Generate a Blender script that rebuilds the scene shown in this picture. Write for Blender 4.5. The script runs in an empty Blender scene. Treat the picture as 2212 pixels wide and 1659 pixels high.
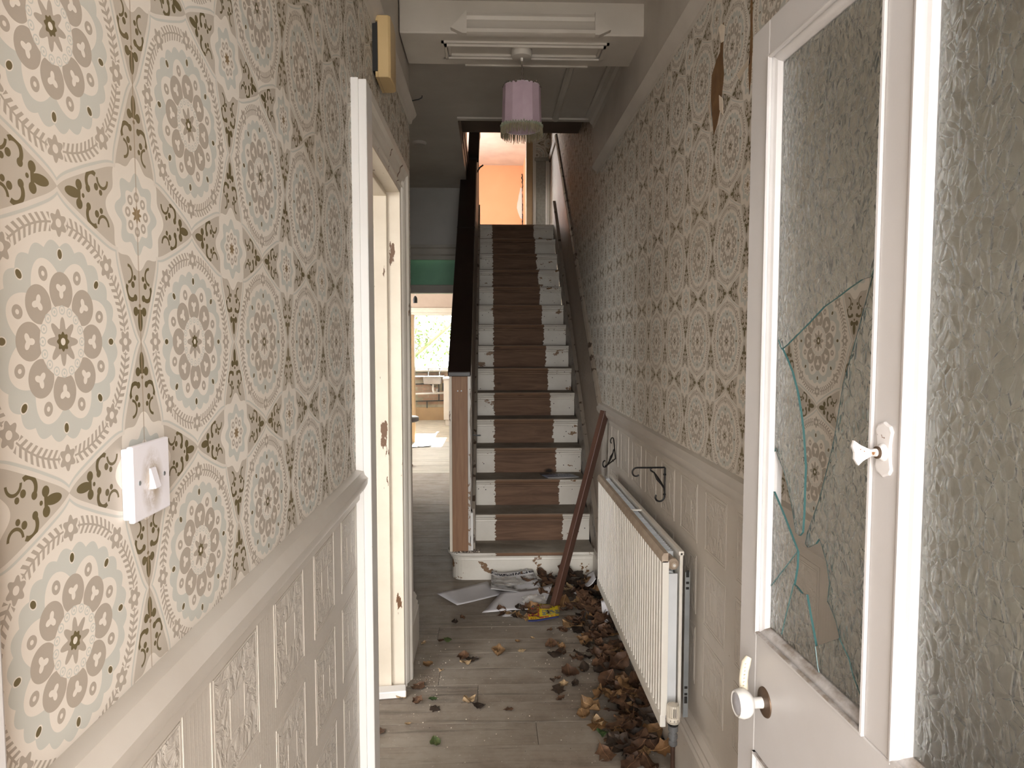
import bpy, bmesh, math, random
from mathutils import Matrix, Vector
random.seed(7)
sc = bpy.context.scene
C = sc.collection
PI = math.pi
# ------------------------------------------------------------------ camera
cd = bpy.data.cameras.new('camera'); cam = bpy.data.objects.new('camera', cd); C.objects.link(cam)
cd.sensor_fit = 'HORIZONTAL'; cd.sensor_width = 36.0; cd.lens = 24.0
cam.location = (0, 0, 1.65)
cam.rotation_euler = (math.radians(90 - 3.548), 0, math.radians(-1.9415))
cd.clip_start = 0.02; cd.clip_end = 200
sc.camera = cam
# ------------------------------------------------------------------ light
SKY = 14.0
w = bpy.data.worlds.new('overcast_sky'); sc.world = w; w.use_nodes = True
bg = w.node_tree.nodes['Background']
bg.inputs[0].default_value = (1.0, 0.985, 0.967, 1); bg.inputs[1].default_value = SKY
sd = bpy.data.lights.new('sun_offscreen', 'SUN'); sun = bpy.data.objects.new('sun_offscreen', sd); C.objects.link(sun)
sd.energy = 60; sd.angle = math.radians(0.6); sd.color = (1, .95, .86)
sun.rotation_euler = Vector((-0.02, -0.855, -0.50)).to_track_quat('-Z', 'Y').to_euler()
sun.location = (0, 30, 20)
def portal(name, loc, direction, sx, sy):   # emits nothing: marks an opening where sky light comes in
    l = bpy.data.lights.new(name, 'AREA'); o = bpy.data.objects.new(name, l); C.objects.link(o)
    l.shape = 'RECTANGLE'; l.size = sx; l.size_y = sy; l.cycles.is_portal = True
    o.location = loc; o.rotation_euler = Vector(direction).to_track_quat('-Z', 'Y').to_euler()
portal('entrance_sky_offscreen', (.10, -1.30, 1.30), (0, 1, 0), 1.44, 2.84)
portal('front_room_window_offscreen', (-2.4, .3, 1.6), (0, 1, 0), 1.9, 1.7)
portal('upper_room_window_offscreen', (-1.80, 11.6, 4.4), (1, 0, 0), 2.5, 1.2)
vs = sc.view_settings
sc.display_settings.display_device = 'sRGB'
vs.view_transform = 'Standard'; vs.look = 'None'; vs.gamma = 1.0; vs.use_curve_mapping = False
vs.exposure = 0.32
sc.cycles.max_bounces = 7; sc.cycles.diffuse_bounces = 4; sc.cycles.transmission_bounces = 4
sc.cycles.transparent_max_bounces = 12; sc.cycles.sample_clamp_indirect = 12.0
sc.cycles.caustics_reflective = False; sc.cycles.use_light_tree = False
# ------------------------------------------------------------------ node helpers
class NT:
    def __init__(s, name, rough=.6, metal=0.0, spec=.5):
        s.m = bpy.data.materials.new(name); s.m.use_nodes = True
        s.t = s.m.node_tree; s.n = s.t.nodes; s.l = s.t.links
        s.b = s.n['Principled BSDF']; s.b.inputs['Roughness'].default_value = rough
        s.b.inputs['Metallic'].default_value = metal
        s.b.inputs['Specular IOR Level'].default_value = spec
    def put(s, sock, v):
        if hasattr(v, 'links'): s.l.new(v, sock)
        elif isinstance(v, (tuple, list)): sock.default_value = tuple(v) + ((1,) if len(v) == 3 and len(sock.default_value) == 4 else ())
        else: sock.default_value = v
    def math(s, op, a, b=0.0, c=None):
        n = s.n.new('ShaderNodeMath'); n.operation = op
        s.put(n.inputs[0], a); s.put(n.inputs[1], b)
        if c is not None: s.put(n.inputs[2], c)
        return n.outputs[0]
    def coord(s, kind='Object'):
        return s.n.new('ShaderNodeTexCoord').outputs[kind]
    def sep(s, v):
        n = s.n.new('ShaderNodeSeparateXYZ'); s.put(n.inputs[0], v); return n.outputs
    def comb(s, x, y, z):
        n = s.n.new('ShaderNodeCombineXYZ'); s.put(n.inputs[0], x); s.put(n.inputs[1], y); s.put(n.inputs[2], z); return n.outputs[0]
    def mapv(s, v, scale=(1, 1, 1), loc=(0, 0, 0)):
        n = s.n.new('ShaderNodeMapping'); s.put(n.inputs['Vector'], v)
        n.inputs['Scale'].default_value = scale; n.inputs['Location'].default_value = loc; return n.outputs[0]
    def rnd(s): return s.n.new('ShaderNodeObjectInfo').outputs['Random']
    def shift(s, v):   # move the grain with each object's own random number
        r = s.math('MULTIPLY', s.rnd(), 37.0); a = s.n.new('ShaderNodeVectorMath'); a.operation = 'ADD'
        s.put(a.inputs[0], v); s.put(a.inputs[1], s.comb(r, r, r)); return a.outputs[0]
    def noise(s, v, scale=5, detail=4, rough=.55, dist=0.0, out=0):
        n = s.n.new('ShaderNodeTexNoise'); s.put(n.inputs['Vector'], v); n.inputs['Scale'].default_value = scale
        n.inputs['Detail'].default_value = detail; n.inputs['Roughness'].default_value = rough; n.inputs['Distortion'].default_value = dist
        return n.outputs[out]
    def voro(s, v, scale=5, feature='F1', out='Distance', rand=1.0):
        n = s.n.new('ShaderNodeTexVoronoi'); n.feature = feature; s.put(n.inputs['Vector'], v); n.inputs['Scale'].default_value = scale
        n.inputs['Randomness'].default_value = rand; return n.outputs[out]
    def ramp(s, f, a, b):    # linear step from a to b -> 0..1
        n = s.n.new('ShaderNodeMapRange'); s.put(n.inputs[0], f); n.inputs[1].default_value = a; n.inputs[2].default_value = b; return n.outputs[0]
    def mix(s, f, a, b, mode='MIX'):
        n = s.n.new('ShaderNodeMix'); n.data_type = 'RGBA'; n.blend_type = mode
        s.put(n.inputs[0], f); s.put(n.inputs[6], a); s.put(n.inputs[7], b); return n.outputs[2]
    def bump(s, h, dist=.002, strength=1.0):
        n = s.n.new('ShaderNodeBump'); s.put(n.inputs['Height'], h); n.inputs['Distance'].default_value = dist; n.inputs['Strength'].default_value = strength
        s.l.new(n.outputs[0], s.b.inputs['Normal']); return n.outputs[0]
    def col(s, v): s.put(s.b.inputs['Base Color'], v)
def L(r, g, b):    # 8-bit colour -> linear
    f = lambda c: (c / 255 / 12.92) if c / 255 <= .04045 else ((c / 255 + .055) / 1.055) ** 2.4
    return (f(r), f(g), f(b))
def plain(name, c1, c2=None, scale=6, rough=.6, metal=0.0, bump=0.0, bscale=40, spec=.5, shift=True):
    k = NT(name, rough, metal, spec); v = k.coord()
    if shift: v = k.shift(v)
    if c2 is None: c2 = tuple(x * .82 for x in c1)
    k.col(k.mix(k.ramp(k.noise(v, scale, 5), .35, .65), c1, c2))
    if bump: k.bump(k.noise(v, bscale, 4), bump)
    return k.m
def chipped(name, paint, under, scale=14, thr=.66, rough=.4, dirt=None, stretch=(1, 1, 1), bump=.0008):
    k = NT(name, rough); v = k.shift(k.coord()); vv = k.mapv(v, stretch)
    d = dirt or tuple(x * .8 for x in paint)
    base = k.mix(k.ramp(k.noise(v, 3.5, 6, .65), .4, .75), paint, d)
    n = k.noise(vv, scale, 6, .6); c = k.math('GREATER_THAN', n, thr)
    k.col(k.mix(c, base, under)); k.put(k.b.inputs['Roughness'], k.ramp(c, -1.5, 1.0)) if False else None
    k.bump(k.math('SUBTRACT', k.math('MULTIPLY', k.noise(v, 60, 3), .3), c), bump)
    return k.m
def wood(name, c1, c2, axis=0, scale=3.0, rough=.55, dust=None, dustamt=.5, bump=.0006, stretch=14):
    k = NT(name, rough); v = k.shift(k.coord())
    s = [stretch] * 3; s[axis] = 1.0
    vv = k.mapv(v, tuple(s)); n = k.noise(vv, scale, 6, .62, .6)
    c = k.mix(k.ramp(n, .36, .66), c1, c2)
    kn = k.voro(k.mapv(v, tuple(.35 if i == axis else 1.0 for i in range(3))), 5.5)
    c = k.mix(k.ramp(kn, .16, .09), c, tuple(x * .45 for x in c1))
    r = k.rnd(); c = k.mix(k.math('MULTIPLY', r, .35), c, tuple(x * .7 for x in c1))
    if dust:
        c = k.mix(k.math('MULTIPLY', k.ramp(k.noise(v, 4.5, 7, .7), .3, .62), dustamt), c, dust)
        c = k.mix(k.math('MULTIPLY', k.ramp(k.noise(vv, 1.3, 5, .7, .3), .56, .70), .75), c, tuple(x * .32 for x in c1))
        c = k.mix(k.math('MULTIPLY', k.ramp(k.noise(v, 75, 3, .6), .66, .72), .45), c, tuple(min(1, x * 1.7) for x in dust))
    k.col(c); k.bump(n, bump); return k.m
# ------------------------------------------------------------------ mesh helpers
class G:
    def __init__(s): s.v = []; s.f = []; s.mi = []
    def add(s, vs, fs, mi=0):
        o = len(s.v); s.v += [tuple(p) for p in vs]
        for f in fs: s.f.append(tuple(i + o for i in f)); s.mi.append(mi)
        return s
    def box(s, x0, x1, y0, y1, z0, z1, mi=0):
        if x0 > x1: x0, x1 = x1, x0
        if y0 > y1: y0, y1 = y1, y0
        if z0 > z1: z0, z1 = z1, z0
        return s.add([(x0, y0, z0), (x1, y0, z0), (x1, y1, z0), (x0, y1, z0), (x0, y0, z1), (x1, y0, z1), (x1, y1, z1), (x0, y1, z1)],
              [(0, 3, 2, 1), (4, 5, 6, 7), (0, 1, 5, 4), (1, 2, 6, 5), (2, 3, 7, 6), (3, 0, 4, 7)], mi)
    def loft(s, rings, mi=0, closed=True, caps=True):
        n = len(rings[0]); o = len(s.v); s.v += [tuple(p) for r in rings for p in r]
        for i in range(len(rings) - 1):
            for j in range(n if closed else n - 1):
                a = o + i * n + j; b = o + i * n + (j + 1) % n
                s.f.append((a, b, b + n, a + n)); s.mi.append(mi)
        if caps and closed:
            s.f.append(tuple(range(o + n - 1, o - 1, -1))); s.mi.append(mi)
            e = o + (len(rings) - 1) * n; s.f.append(tuple(range(e, e + n))); s.mi.append(mi)
        return s
    def prism(s, poly, axis, a, b, mi=0):   # polygon in the two other axes, extruded along axis
        def p(q, t): return (t, q[0], q[1]) if axis == 0 else ((q[0], t, q[1]) if axis == 1 else (q[0], q[1], t))
        return s.loft([[p(q, a) for q in poly], [p(q, b) for q in poly]], mi)
    def lathe(s, prof, c=(0, 0, 0), n=20, axis=2, mi=0, caps=True):  # prof: (radius, height)
        R = []
        for r, h in prof:
            ring = []
            for i in range(n):
                t = 2 * PI * i / n; a, b = r * math.cos(t), r * math.sin(t)
                q = (a, b, h) if axis == 2 else ((h, a, b) if axis == 0 else (b, h, a))
                ring.append((q[0] + c[0], q[1] + c[1], q[2] + c[2]))
            R.append(ring)
        return s.loft(R, mi, True, caps)
    def tube(s, path, r, n=8, mi=0, flat=None):
        P = [Vector(p) for p in path]; R = []; up = None
        for i, p in enumerate(P):
            t = (P[min(i + 1, len(P) - 1)] - P[max(i - 1, 0)]).normalized()
            if up is None: up = Vector((0, 0, 1)) if abs(t.z) < .9 else Vector((1, 0, 0))
            a = t.cross(up).normalized(); b = a.cross(t).normalized(); up = b
            rr = r[i] if isinstance(r, (list, tuple)) else r; fb = flat if flat else 1.0
            R.append([p + a * math.cos(2 * PI * j / n) * rr + b * math.sin(2 * PI * j / n) * rr * fb for j in range(n)])
        return s.loft(R, mi)
    def mesh(s, name, mats, smooth=False):
        me = bpy.data.meshes.new(name); me.from_pydata(s.v, [], s.f)
        for m in (mats if isinstance(mats, (list, tuple)) else [mats]): me.materials.append(m)
        me.polygons.foreach_set('material_index', s.mi)
        bm = bmesh.new(); bm.from_mesh(me); bmesh.ops.recalc_face_normals(bm, faces=bm.faces)
        if smooth:
            for f in bm.faces: f.smooth = True
            for e in bm.edges:
                if len(e.link_faces) == 2 and e.calc_face_angle(0) > math.radians(38): e.smooth = False
        bm.to_mesh(me); bm.free(); me.update()
        return me
def link(o, parent=None):
    C.objects.link(o)
    if parent is not None:
        o.parent = parent
    return o
def obj(name, g, mats, parent=None, kind=None, label=None, cat=None, group=None, smooth=False, bevel=0.0, world=True):
    me = g if isinstance(g, bpy.types.Mesh) else g.mesh(name, mats, smooth)
    o = bpy.data.objects.new(name, me); link(o, parent)
    if parent is not None and world:   # coordinates are given in the world; undo the chain of parents
        m = Matrix(); q = parent; ch = []
        while q is not None: ch.append(q); q = q.parent
        for q in reversed(ch): m = m @ q.matrix_parent_inverse @ q.matrix_basis
        o.matrix_parent_inverse = m.inverted()
    if bevel:
        b = o.modifiers.new('edge', 'BEVEL'); b.width = bevel; b.segments = 2; b.limit_method = 'ANGLE'; b.angle_limit = math.radians(40)
    tag(o, label, cat, group, kind); return o
def tag(o, label=None, cat=None, group=None, kind=None):
    if label: o['label'] = label
    if cat: o['category'] = cat
    if group: o['group'] = group
    if kind: o['kind'] = kind
    return o
def thing(name, label, cat, loc, group=None, kind=None, rz=0.0):
    o = bpy.data.objects.new(name, None); C.objects.link(o); o.location = loc; o.rotation_euler = (0, 0, rz)
    o.empty_display_size = .05
    return tag(o, label, cat, group, kind)
def struct(name, g, mats, label, cat, **k): return obj(name, g, mats, None, 'structure', label, cat, **k)
def bx(*a): return G().box(*a)
# ------------------------------------------------------------------ materials
PAPER = ((.725, .672, .60), (.405, .355, .30), (.54, .545, .50), (.49, .44, .375), (.12, .094, .04))   # cream, taupe, blue-grey, spandrel, olive
def wallpaper(name, y0, z0, P=.3025, age=(1, 1, 1)):
    sh = lambda c: tuple(p * q for p, q in zip(c, age))
    CREAM, TAUPE, BLUE, SPAN, OLIVE = sh(PAPER[0]), tuple(x for x in sh(PAPER[1])), sh(PAPER[2]), sh(PAPER[3]), PAPER[4]
    k = NT(name, .62, 0, .35); X, Y, Z = k.sep(k.coord()); M = k.math
    def add(a, b): return M('ADD', a, b)
    def sub(a, b): return M('SUBTRACT', a, b)
    def mul(a, b): return M('MULTIPLY', a, b)
    def lt(a, b): return M('LESS_THAN', a, b)
    def gt(a, b): return M('GREATER_THAN', a, b)
    def both(a, b): return M('MULTIPLY', a, b)
    def length(a, b):
        n = k.n.new('ShaderNodeVectorMath'); n.operation = 'LENGTH'; k.put(n.inputs[0], k.comb(a, b, 0.0)); return n.outputs['Value']
    def circ(u, v, r): return lt(length(u, v), r)
    # a little hand-printed unevenness
    def cell(c, o, ph): return mul(sub(M('FRACT', add(M('DIVIDE', sub(c, o), P), ph)), .5), 2.0)
    fx, fz = cell(Y, y0, .5), cell(Z, z0, .5)
    r = length(fx, fz); th = M('ARCTAN2', fz, fx); f = M('PINGPONG', add(th, 8 * PI), PI / 8)
    lx, ly = mul(r, M('COSINE', f)), mul(r, M('SINE', f))
    h = sub(PI / 8, f); hx, hy = mul(r, M('COSINE', h)), mul(r, M('SINE', h))
    c = SPAN
    # corner scrolls and small flowers
    gx, gz = M('ABSOLUTE', cell(Y, y0, 0.0)), M('ABSOLUTE', cell(Z, z0, 0.0))
    u, v = M('MAXIMUM', gx, gz), M('MINIMUM', gx, gz)
    du = M('DIVIDE', sub(u, .835), .085); dv = M('DIVIDE', v, .036)
    ol = lt(add(mul(du, du), mul(dv, dv)), 1.0)
    ol = M('MAXIMUM', ol, circ(sub(u, .762), sub(v, .064), .036))
    ol = M('MAXIMUM', ol, both(lt(M('ABSOLUTE', sub(u, .762)), .017), lt(v, .06)))
    ol = M('MAXIMUM', ol, circ(sub(u, .715), v, .016))
    q = length(sub(u, .600), sub(v, .115)); ring = both(lt(M('ABSOLUTE', sub(q, .072)), .017), gt(sub(v, .115), mul(sub(u, .60), -1.6)))
    ol = M('MAXIMUM', ol, ring)
    ol = M('MAXIMUM', ol, circ(sub(u, .655), sub(v, .062), .027))
    ol = M('MAXIMUM', ol, circ(sub(u, .555), sub(v, .095), .026))
    q2 = length(sub(u, .475), sub(v, .165)); ol = M('MAXIMUM', ol, both(lt(M('ABSOLUTE', sub(q2, .065)), .011), lt(v, .165)))
    ol = M('MAXIMUM', ol, circ(sub(u, .50), sub(v, .065), .021))
    c = k.mix(ol, c, OLIVE)
    cr = length(gx, gz); ct = M('ARCTAN2', gz, gx); c8 = M('COSINE', mul(ct, 8.0)); cf = M('PINGPONG', add(ct, 8 * PI), PI / 8)
    c = k.mix(lt(cr, add(.405, mul(c8, .035))), c, CREAM)
    c = k.mix(lt(cr, add(.285, mul(c8, .035))), c, BLUE)
    c = k.mix(lt(cr, add(.195, mul(c8, .02))), c, CREAM)
    c = k.mix(lt(M('ABSOLUTE', sub(length(sub(mul(cr, M('COSINE', cf)), .135), mul(cr, M('SINE', cf))), .028)), .011), c, TAUPE)
    c = k.mix(lt(cr, add(.055, mul(c8, .015))), c, (.24, .17, .09))
    # medallion ground with its double outline
    R = add(.905, mul(M('EXPONENT', mul(f, -11.0)), .082)); R = sub(R, mul(M('COSINE', mul(f, 8.0)), -.012))
    c = k.mix(lt(r, add(R, .0)), c, tuple(x * .93 for x in CREAM))
    c = k.mix(both(lt(r, sub(R, .032)), gt(r, sub(R, .052))), c, BLUE)
    c = k.mix(lt(r, sub(R, .056)), c, CREAM)
    # leaf garland and flowers
    rr = M('ABSOLUTE', sub(r, .765))
    leaf = both(lt(rr, .060), gt(f, .115))
    leaf = both(leaf, gt(M('SINE', add(mul(th, 88.0), mul(rr, -62.0))), .05))
    leaf = M('MAXIMUM', leaf, both(lt(rr, .007), gt(f, .1)))
    c = k.mix(leaf, c, TAUPE)
    fl = length(sub(lx, .765), ly); fa = M('ARCTAN2', ly, sub(lx, .765))
    c = k.mix(lt(fl, add(.074, mul(M('COSINE', mul(fa, 6.0)), .015))), c, TAUPE)
    c = k.mix(lt(fl, .028), c, CREAM)
    # scalloped blue-grey ring with olive drops
    c = k.mix(lt(r, add(.610, mul(M('ABSOLUTE', M('SINE', mul(th, 12.0))), .042))), c, BLUE)
    e = length(M('DIVIDE', sub(lx, .565), 1.35), ly)
    c = k.mix(lt(e, .030), c, CREAM); c = k.mix(lt(e, .023), c, OLIVE)
    # eight-lobed cream rosette
    c = k.mix(lt(r, add(.405, mul(M('SINE', mul(f, 4.0)), .150))), c, CREAM)
    dq = length(M('DIVIDE', sub(hx, .460), 1.1), hy)
    c = k.mix(both(lt(dq, .043), gt(dq, .015)), c, TAUPE)
    pq = length(M('DIVIDE', sub(lx, .325), 1.05), ly)
    c = k.mix(lt(pq, .120), c, TAUPE)
    tq = length(sub(lx, .335), ly); ta = M('ARCTAN2', ly, sub(lx, .335))
    c = k.mix(lt(tq, add(.040, mul(M('COSINE', mul(ta, 3.0)), -.016))), c, CREAM)
    c = k.mix(lt(r, .232), c, CREAM)
    bd = M('PINGPONG', add(th, 8 * PI), PI / 16); bq = length(sub(mul(r, M('COSINE', bd)), .205), mul(r, M('SINE', bd)))
    c = k.mix(both(lt(bq, .031), gt(bq, .022)), c, BLUE); c = k.mix(lt(bq, .010), c, BLUE)
    c = k.mix(lt(r, add(.124, mul(M('COSINE', mul(th, 8.0)), .036))), c, TAUPE)
    c = k.mix(lt(r, add(.058, mul(M('COSINE', mul(th, 8.0)), .007))), c, OLIVE); c = k.mix(lt(r, .024), c, CREAM)
    # age: faint stains, seams of the strips
    n = k.noise(k.coord(), 2.2, 3, .6); c = k.mix(k.math('MULTIPLY', k.ramp(n, .42, .75), .22), c, (.42, .33, .22))
    seam = lt(M('ABSOLUTE', sub(M('FRACT', M('DIVIDE', sub(Y, y0 - P / 2), P * 2)), .5)), .0022)
    c = k.mix(mul(seam, .6), c, (.33, .25, .17))
    k.col(c)
    return k.m
M_PAPER_L = wallpaper('patterned wallpaper left', .690, 1.650)
M_PAPER_R = wallpaper('patterned wallpaper right', 1.533, 1.652, .3015)
def scroll_paint(name, c1, c2, grime):
    k = NT(name, .38, 0, .5); v = k.coord(); n0 = k.noise(v, 9, 2, .5, 0, 1)
    a = k.n.new('ShaderNodeVectorMath'); a.operation = 'MULTIPLY_ADD'; k.put(a.inputs[0], n0); a.inputs[1].default_value = (.14, .14, .14); k.put(a.inputs[2], v)
    s = k.voro(a.outputs[0], 46, 'SMOOTH_F1'); s2 = k.noise(a.outputs[0], 55, 2, .5, 2.0)
    hgt = k.math('ADD', k.math('MULTIPLY', s, 1.2), k.math('MULTIPLY', s2, .8))
    c = k.mix(k.ramp(k.noise(v, 2.5, 6, .65), .4, .7), c1, c2)
    spots = k.math('GREATER_THAN', k.noise(v, 34, 4, .6), .735); c = k.mix(k.math('MULTIPLY', spots, .8), c, grime)
    k.col(c); k.bump(hgt, .004, .8); return k.m
def flat_emboss(name, c1, c2, grime, fine=.0006):
    k = NT(name, .40, 0, .5); v = k.coord()
    c = k.mix(k.ramp(k.noise(v, 2.5, 6, .65), .4, .7), c1, c2)
    spots = k.math('GREATER_THAN', k.noise(v, 30, 5, .6), .72); c = k.mix(k.math('MULTIPLY', spots, .8), c, grime)
    X, Y, Z = k.sep(v); lines = k.math('SINE', k.math('MULTIPLY', Y, 2 * PI / .0125))
    k.col(c); k.bump(k.math('ADD', k.noise(v, 70, 3), k.math('MULTIPLY', k.ramp(lines, .75, 1.0), .35)), fine, .7); return k.m
DADO_C = (.60, .548, .485)
M_DADO = flat_emboss('painted dado paper', DADO_C, (.53, .475, .41), (.30, .22, .14))
M_SCROLL = scroll_paint('painted embossed scrollwork', DADO_C, (.53, .475, .41), (.30, .22, .14))
M_STAIRDADO = scroll_paint('painted stair dado paper', (.37, .30, .235), (.28, .225, .175), (.12, .085, .055))
M_TRIM = plain('off-white gloss trim', (.62, .575, .515), (.54, .49, .43), 3, .33, bump=.0003)
M_FRIEZE = plain('grey-white frieze paint', (.62, .575, .52), (.54, .495, .445), 3, .6, bump=.0008, bscale=25)
M_CEIL = plain('grey ceiling paint', (.60, .56, .51), (.51, .47, .425), 2.2, .75, bump=.001, bscale=18)
M_BEAM = plain('cream beam paint', (.66, .61, .55), (.58, .53, .47), 2.5, .5, bump=.0006)
M_DOORW = plain('white door paint', (.61, .59, .585), (.56, .535, .52), 3, .33, bump=.0003)
def dusty_white():   # white gloss with brown dust settled on upward faces
    k = NT('white paint with dusty ledges', .36); v = k.coord(); g = k.n.new('ShaderNodeNewGeometry'); nz = k.sep(g.outputs['Normal'])[2]
    d = k.math('MULTIPLY', k.ramp(nz, .25, .8), k.ramp(k.noise(v, 28, 5, .65), .25, .6))
    k.col(k.mix(k.math('MULTIPLY', d, .9), k.mix(k.ramp(k.noise(v, 4, 5), .4, .7), (.61, .59, .585), (.56, .535, .52)), (.19, .145, .105)))
    k.bump(k.noise(v, 90, 3), .0004); return k.m
M_BEAD = dusty_white()
M_JAMB = chipped('cream chipped jamb paint', (.70, .625, .515), (.13, .065, .03), 15, .655, .4, (.62, .54, .435), (1, 1, .25))
M_ARCH = chipped('white chipped architrave paint', (.70, .655, .59), (.15, .08, .04), 15, .66, .4, (.62, .57, .50), (1, 1, .25))
M_ARCHW = chipped('bright white casing paint', (.78, .76, .74), (.20, .12, .08), 20, .70, .35, (.78, .75, .72), (1, 1, .3))
M_RISER = None
def stair_paint(name, treadtop):
    k = NT(name, .42); v = k.coord(); X, Y, Z = k.sep(v); M = k.math
    wob = M('MULTIPLY', M('SUBTRACT', k.noise(k.mapv(v, (0.2, 6, 6)), 7, 5, .7), .5), .07)
    xx = M('ADD', X, wob)
    mid = M('MULTIPLY', M('GREATER_THAN', xx, .045), M('LESS_THAN', xx, .535))
    low = M('GREATER_THAN', v if False else Y, -99) if False else None
    wv = k.shift(v); grain = k.noise(k.mapv(wv, (1.0, 9, 9)), 2.4, 7, .6, 1.2)
    wc = k.mix(k.ramp(grain, .28, .74), (.205, .118, .072), (.088, .047, .029))
    wc = k.mix(k.ramp(k.voro(k.mapv(wv, (.6, 1, 1)), 4.2), .12, .05), wc, (.018, .011, .008))
    pc = k.mix(k.ramp(k.noise(wv, 4, 5), .4, .7), (.70, .655, .585), (.60, .55, .48))
    chip = M('GREATER_THAN', k.noise(k.mapv(wv, (.55, 1, 1)), 11, 6, .62), .635)
    pc = k.mix(chip, pc, (.20, .105, .042))
    pin = M('LESS_THAN', k.voro(wv, 24), .10); pc = k.mix(pin, pc, (.03, .02, .015))
    c = k.mix(mid, pc, wc)
    g = k.n.new('ShaderNodeNewGeometry'); nz = k.sep(g.outputs['True Normal'])[2]
    up = M('GREATER_THAN', nz, .6)
    dust = k.mix(k.ramp(k.noise(wv, 9, 6, .65), .3, .7), (.30, .26, .21), (.20, .168, .132))
    c = k.mix(up, c, dust)
    if treadtop:   # the worn bare nosing
        worn = M('MULTIPLY', mid, M('LESS_THAN', M('ABSOLUTE', nz), .75)); c = k.mix(M('MULTIPLY', worn, .6), c, (.215, .118, .066))
    k.col(c); k.put(k.b.inputs['Roughness'], k.ramp(M('MAXIMUM', mid, up), -1.6, 1.5))
    k.bump(M('SUBTRACT', M('MULTIPLY', grain, .3), M('MULTIPLY', mid, .6)), .0006); return k.m
M_RISER = stair_paint('stair riser paint and bare wood', False)
M_TREAD = stair_paint('stair tread paint and bare wood', True)
M_BULL = chipped('chipped white bottom step paint', (.72, .675, .60), (.20, .11, .05), 6, .60, .4, (.62, .57, .49), (1, 1, 1.2))
M_STRING = chipped('worn brown-grey string paint', (.30, .25, .20), (.07, .045, .03), 12, .60, .45, (.21, .17, .135))
M_DARKCAP = plain('very dark brown varnish', (.021, .011, .008), (.013, .007, .005), 4, .38, spec=.4)
M_NEWEL = wood('orange-brown newel wood', (.30, .155, .075), (.205, .095, .043), 2, 3, .55)
M_NEWELEDGE = chipped('pale filler edge', (.58, .54, .50), (.25, .16, .10), 25, .6)
M_INNER = plain('brown painted stair panel', (.20, .155, .115), (.13, .10, .075), 5, .5)
M_BLACKW = plain('dark handrail varnish', (.021, .011, .008), (.013, .007, .005), 4, .40)
M_BOARD = wood('dusty grey floorboard', (.225, .178, .136), (.135, .10, .073), 0, 2.2, .62, (.33, .288, .238), .75)
M_BOARD2 = wood('pale scrubbed floorboard', (.46, .42, .34), (.36, .32, .25), 0, 2.2, .6, (.5, .46, .38), .6)
M_UNDER = plain('dark underfloor', (.03, .022, .016))
M_CONC = plain('pale concrete floor', (.55, .48, .38), (.44, .38, .30), 5, .8)
M_ORANGE = plain('apricot wall paint', (.80, .445, .25), (.77, .42, .235), 2, .6)
M_WHITEP = plain('white ceiling paint', (.80, .76, .72), None, 2, .7)
M_PINK = plain('pinkish plaster paint', (.52, .40, .31), (.46, .35, .27), 3, .7)
M_TAN = plain('tan gloss door trim', (.42, .28, .15), (.36, .24, .13), 4, .4)
M_GREYPAINT = plain('grey glazed nib paint', (.33, .31, .27), (.25, .235, .20), 30, .35, bump=.001, bscale=60)
M_PASSWALL = plain('grey passage wall', (.50, .485, .46), (.43, .415, .395), 2, .7)
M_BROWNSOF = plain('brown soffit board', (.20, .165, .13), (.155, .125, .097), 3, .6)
M_STRIPW = wood('reddish stair-edge boards', (.19, .115, .085), (.12, .07, .05), 1, 4, .4)
M_GREEN = plain('green transom paint', (.18, .46, .28), (.15, .39, .235), 5, .45)
M_GREYTRIM = plain('dull grey door trim', (.42, .395, .345), (.35, .325, .285), 4, .5)
M_EXT = plain('outside brick render', (.45, .36, .30))
M_GROUND = plain('outside paving', (.30, .29, .27))
M_GRASS = plain('garden lawn', (.12, .22, .05), (.18, .30, .07), 8, .9)
M_PLASTIC = plain('white switch plastic', (.80, .78, .82), (.78, .76, .80), 4, .3)
def dirty_plate():
    k = NT('grubby white switch plastic', .3); v = k.coord(); X, Y, Z = k.sep(v); M = k.math
    d = M('SQRT', M('ADD', M('POWER', M('DIVIDE', Y, .024), 2.0), M('POWER', M('DIVIDE', M('ADD', Z, .004), .038), 2.0)))
    g = M('MULTIPLY', k.ramp(d, 1.2, .45), k.ramp(k.noise(v, 60, 5, .7), .34, .55))
    k.col(k.mix(M('MULTIPLY', g, .75), (.80, .78, .82), (.33, .24, .12))); return k.m
M_PLATE = dirty_plate()
M_CHIME = plain('yellowed cream plastic', (.62, .45, .23), (.57, .41, .20), 5, .35)
M_BLACK = plain('black plastic', (.015, .014, .013), None, 5, .5)
M_IRON = plain('black wrought iron', (.012, .012, .013), (.03, .025, .022), 20, .42, .6)
M_RAD = plain('warm white radiator enamel', (.86, .825, .755), (.81, .765, .69), 3, .3)
M_RADTOP = plain('dust-stained radiator top', (.40, .31, .23), (.52, .43, .34), 14, .5)
M_RADW = plain('cool white radiator steel', (.78, .80, .82), None, 3, .3)
M_STEEL = plain('galvanised steel', (.42, .45, .47), (.34, .37, .39), 12, .35, .7)
M_TRV = plain('cream valve plastic', (.76, .69, .58), None, 5, .4)
M_VALVE = plain('dull grey valve metal', (.22, .225, .23), (.15, .15, .155), 20, .45, .5)
M_COPPER = plain('brown tarnished copper', (.095, .05, .032), (.06, .034, .024), 16, .45, .4)
M_BATTEN = wood('red-brown stained batten', (.086, .040, .026), (.058, .026, .017), 2, 3, .45)
M_LILAC = plain('faded lilac shade fabric', (.50, .375, .435), (.43, .315, .37), 8, .8)
M_DUST = plain('grey dust and cobweb', (.14, .11, .09), None, 30, .95)
M_FRINGE = plain('grey-green fringe braid', (.30, .315, .235), (.22, .24, .165), 40, .9)
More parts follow.
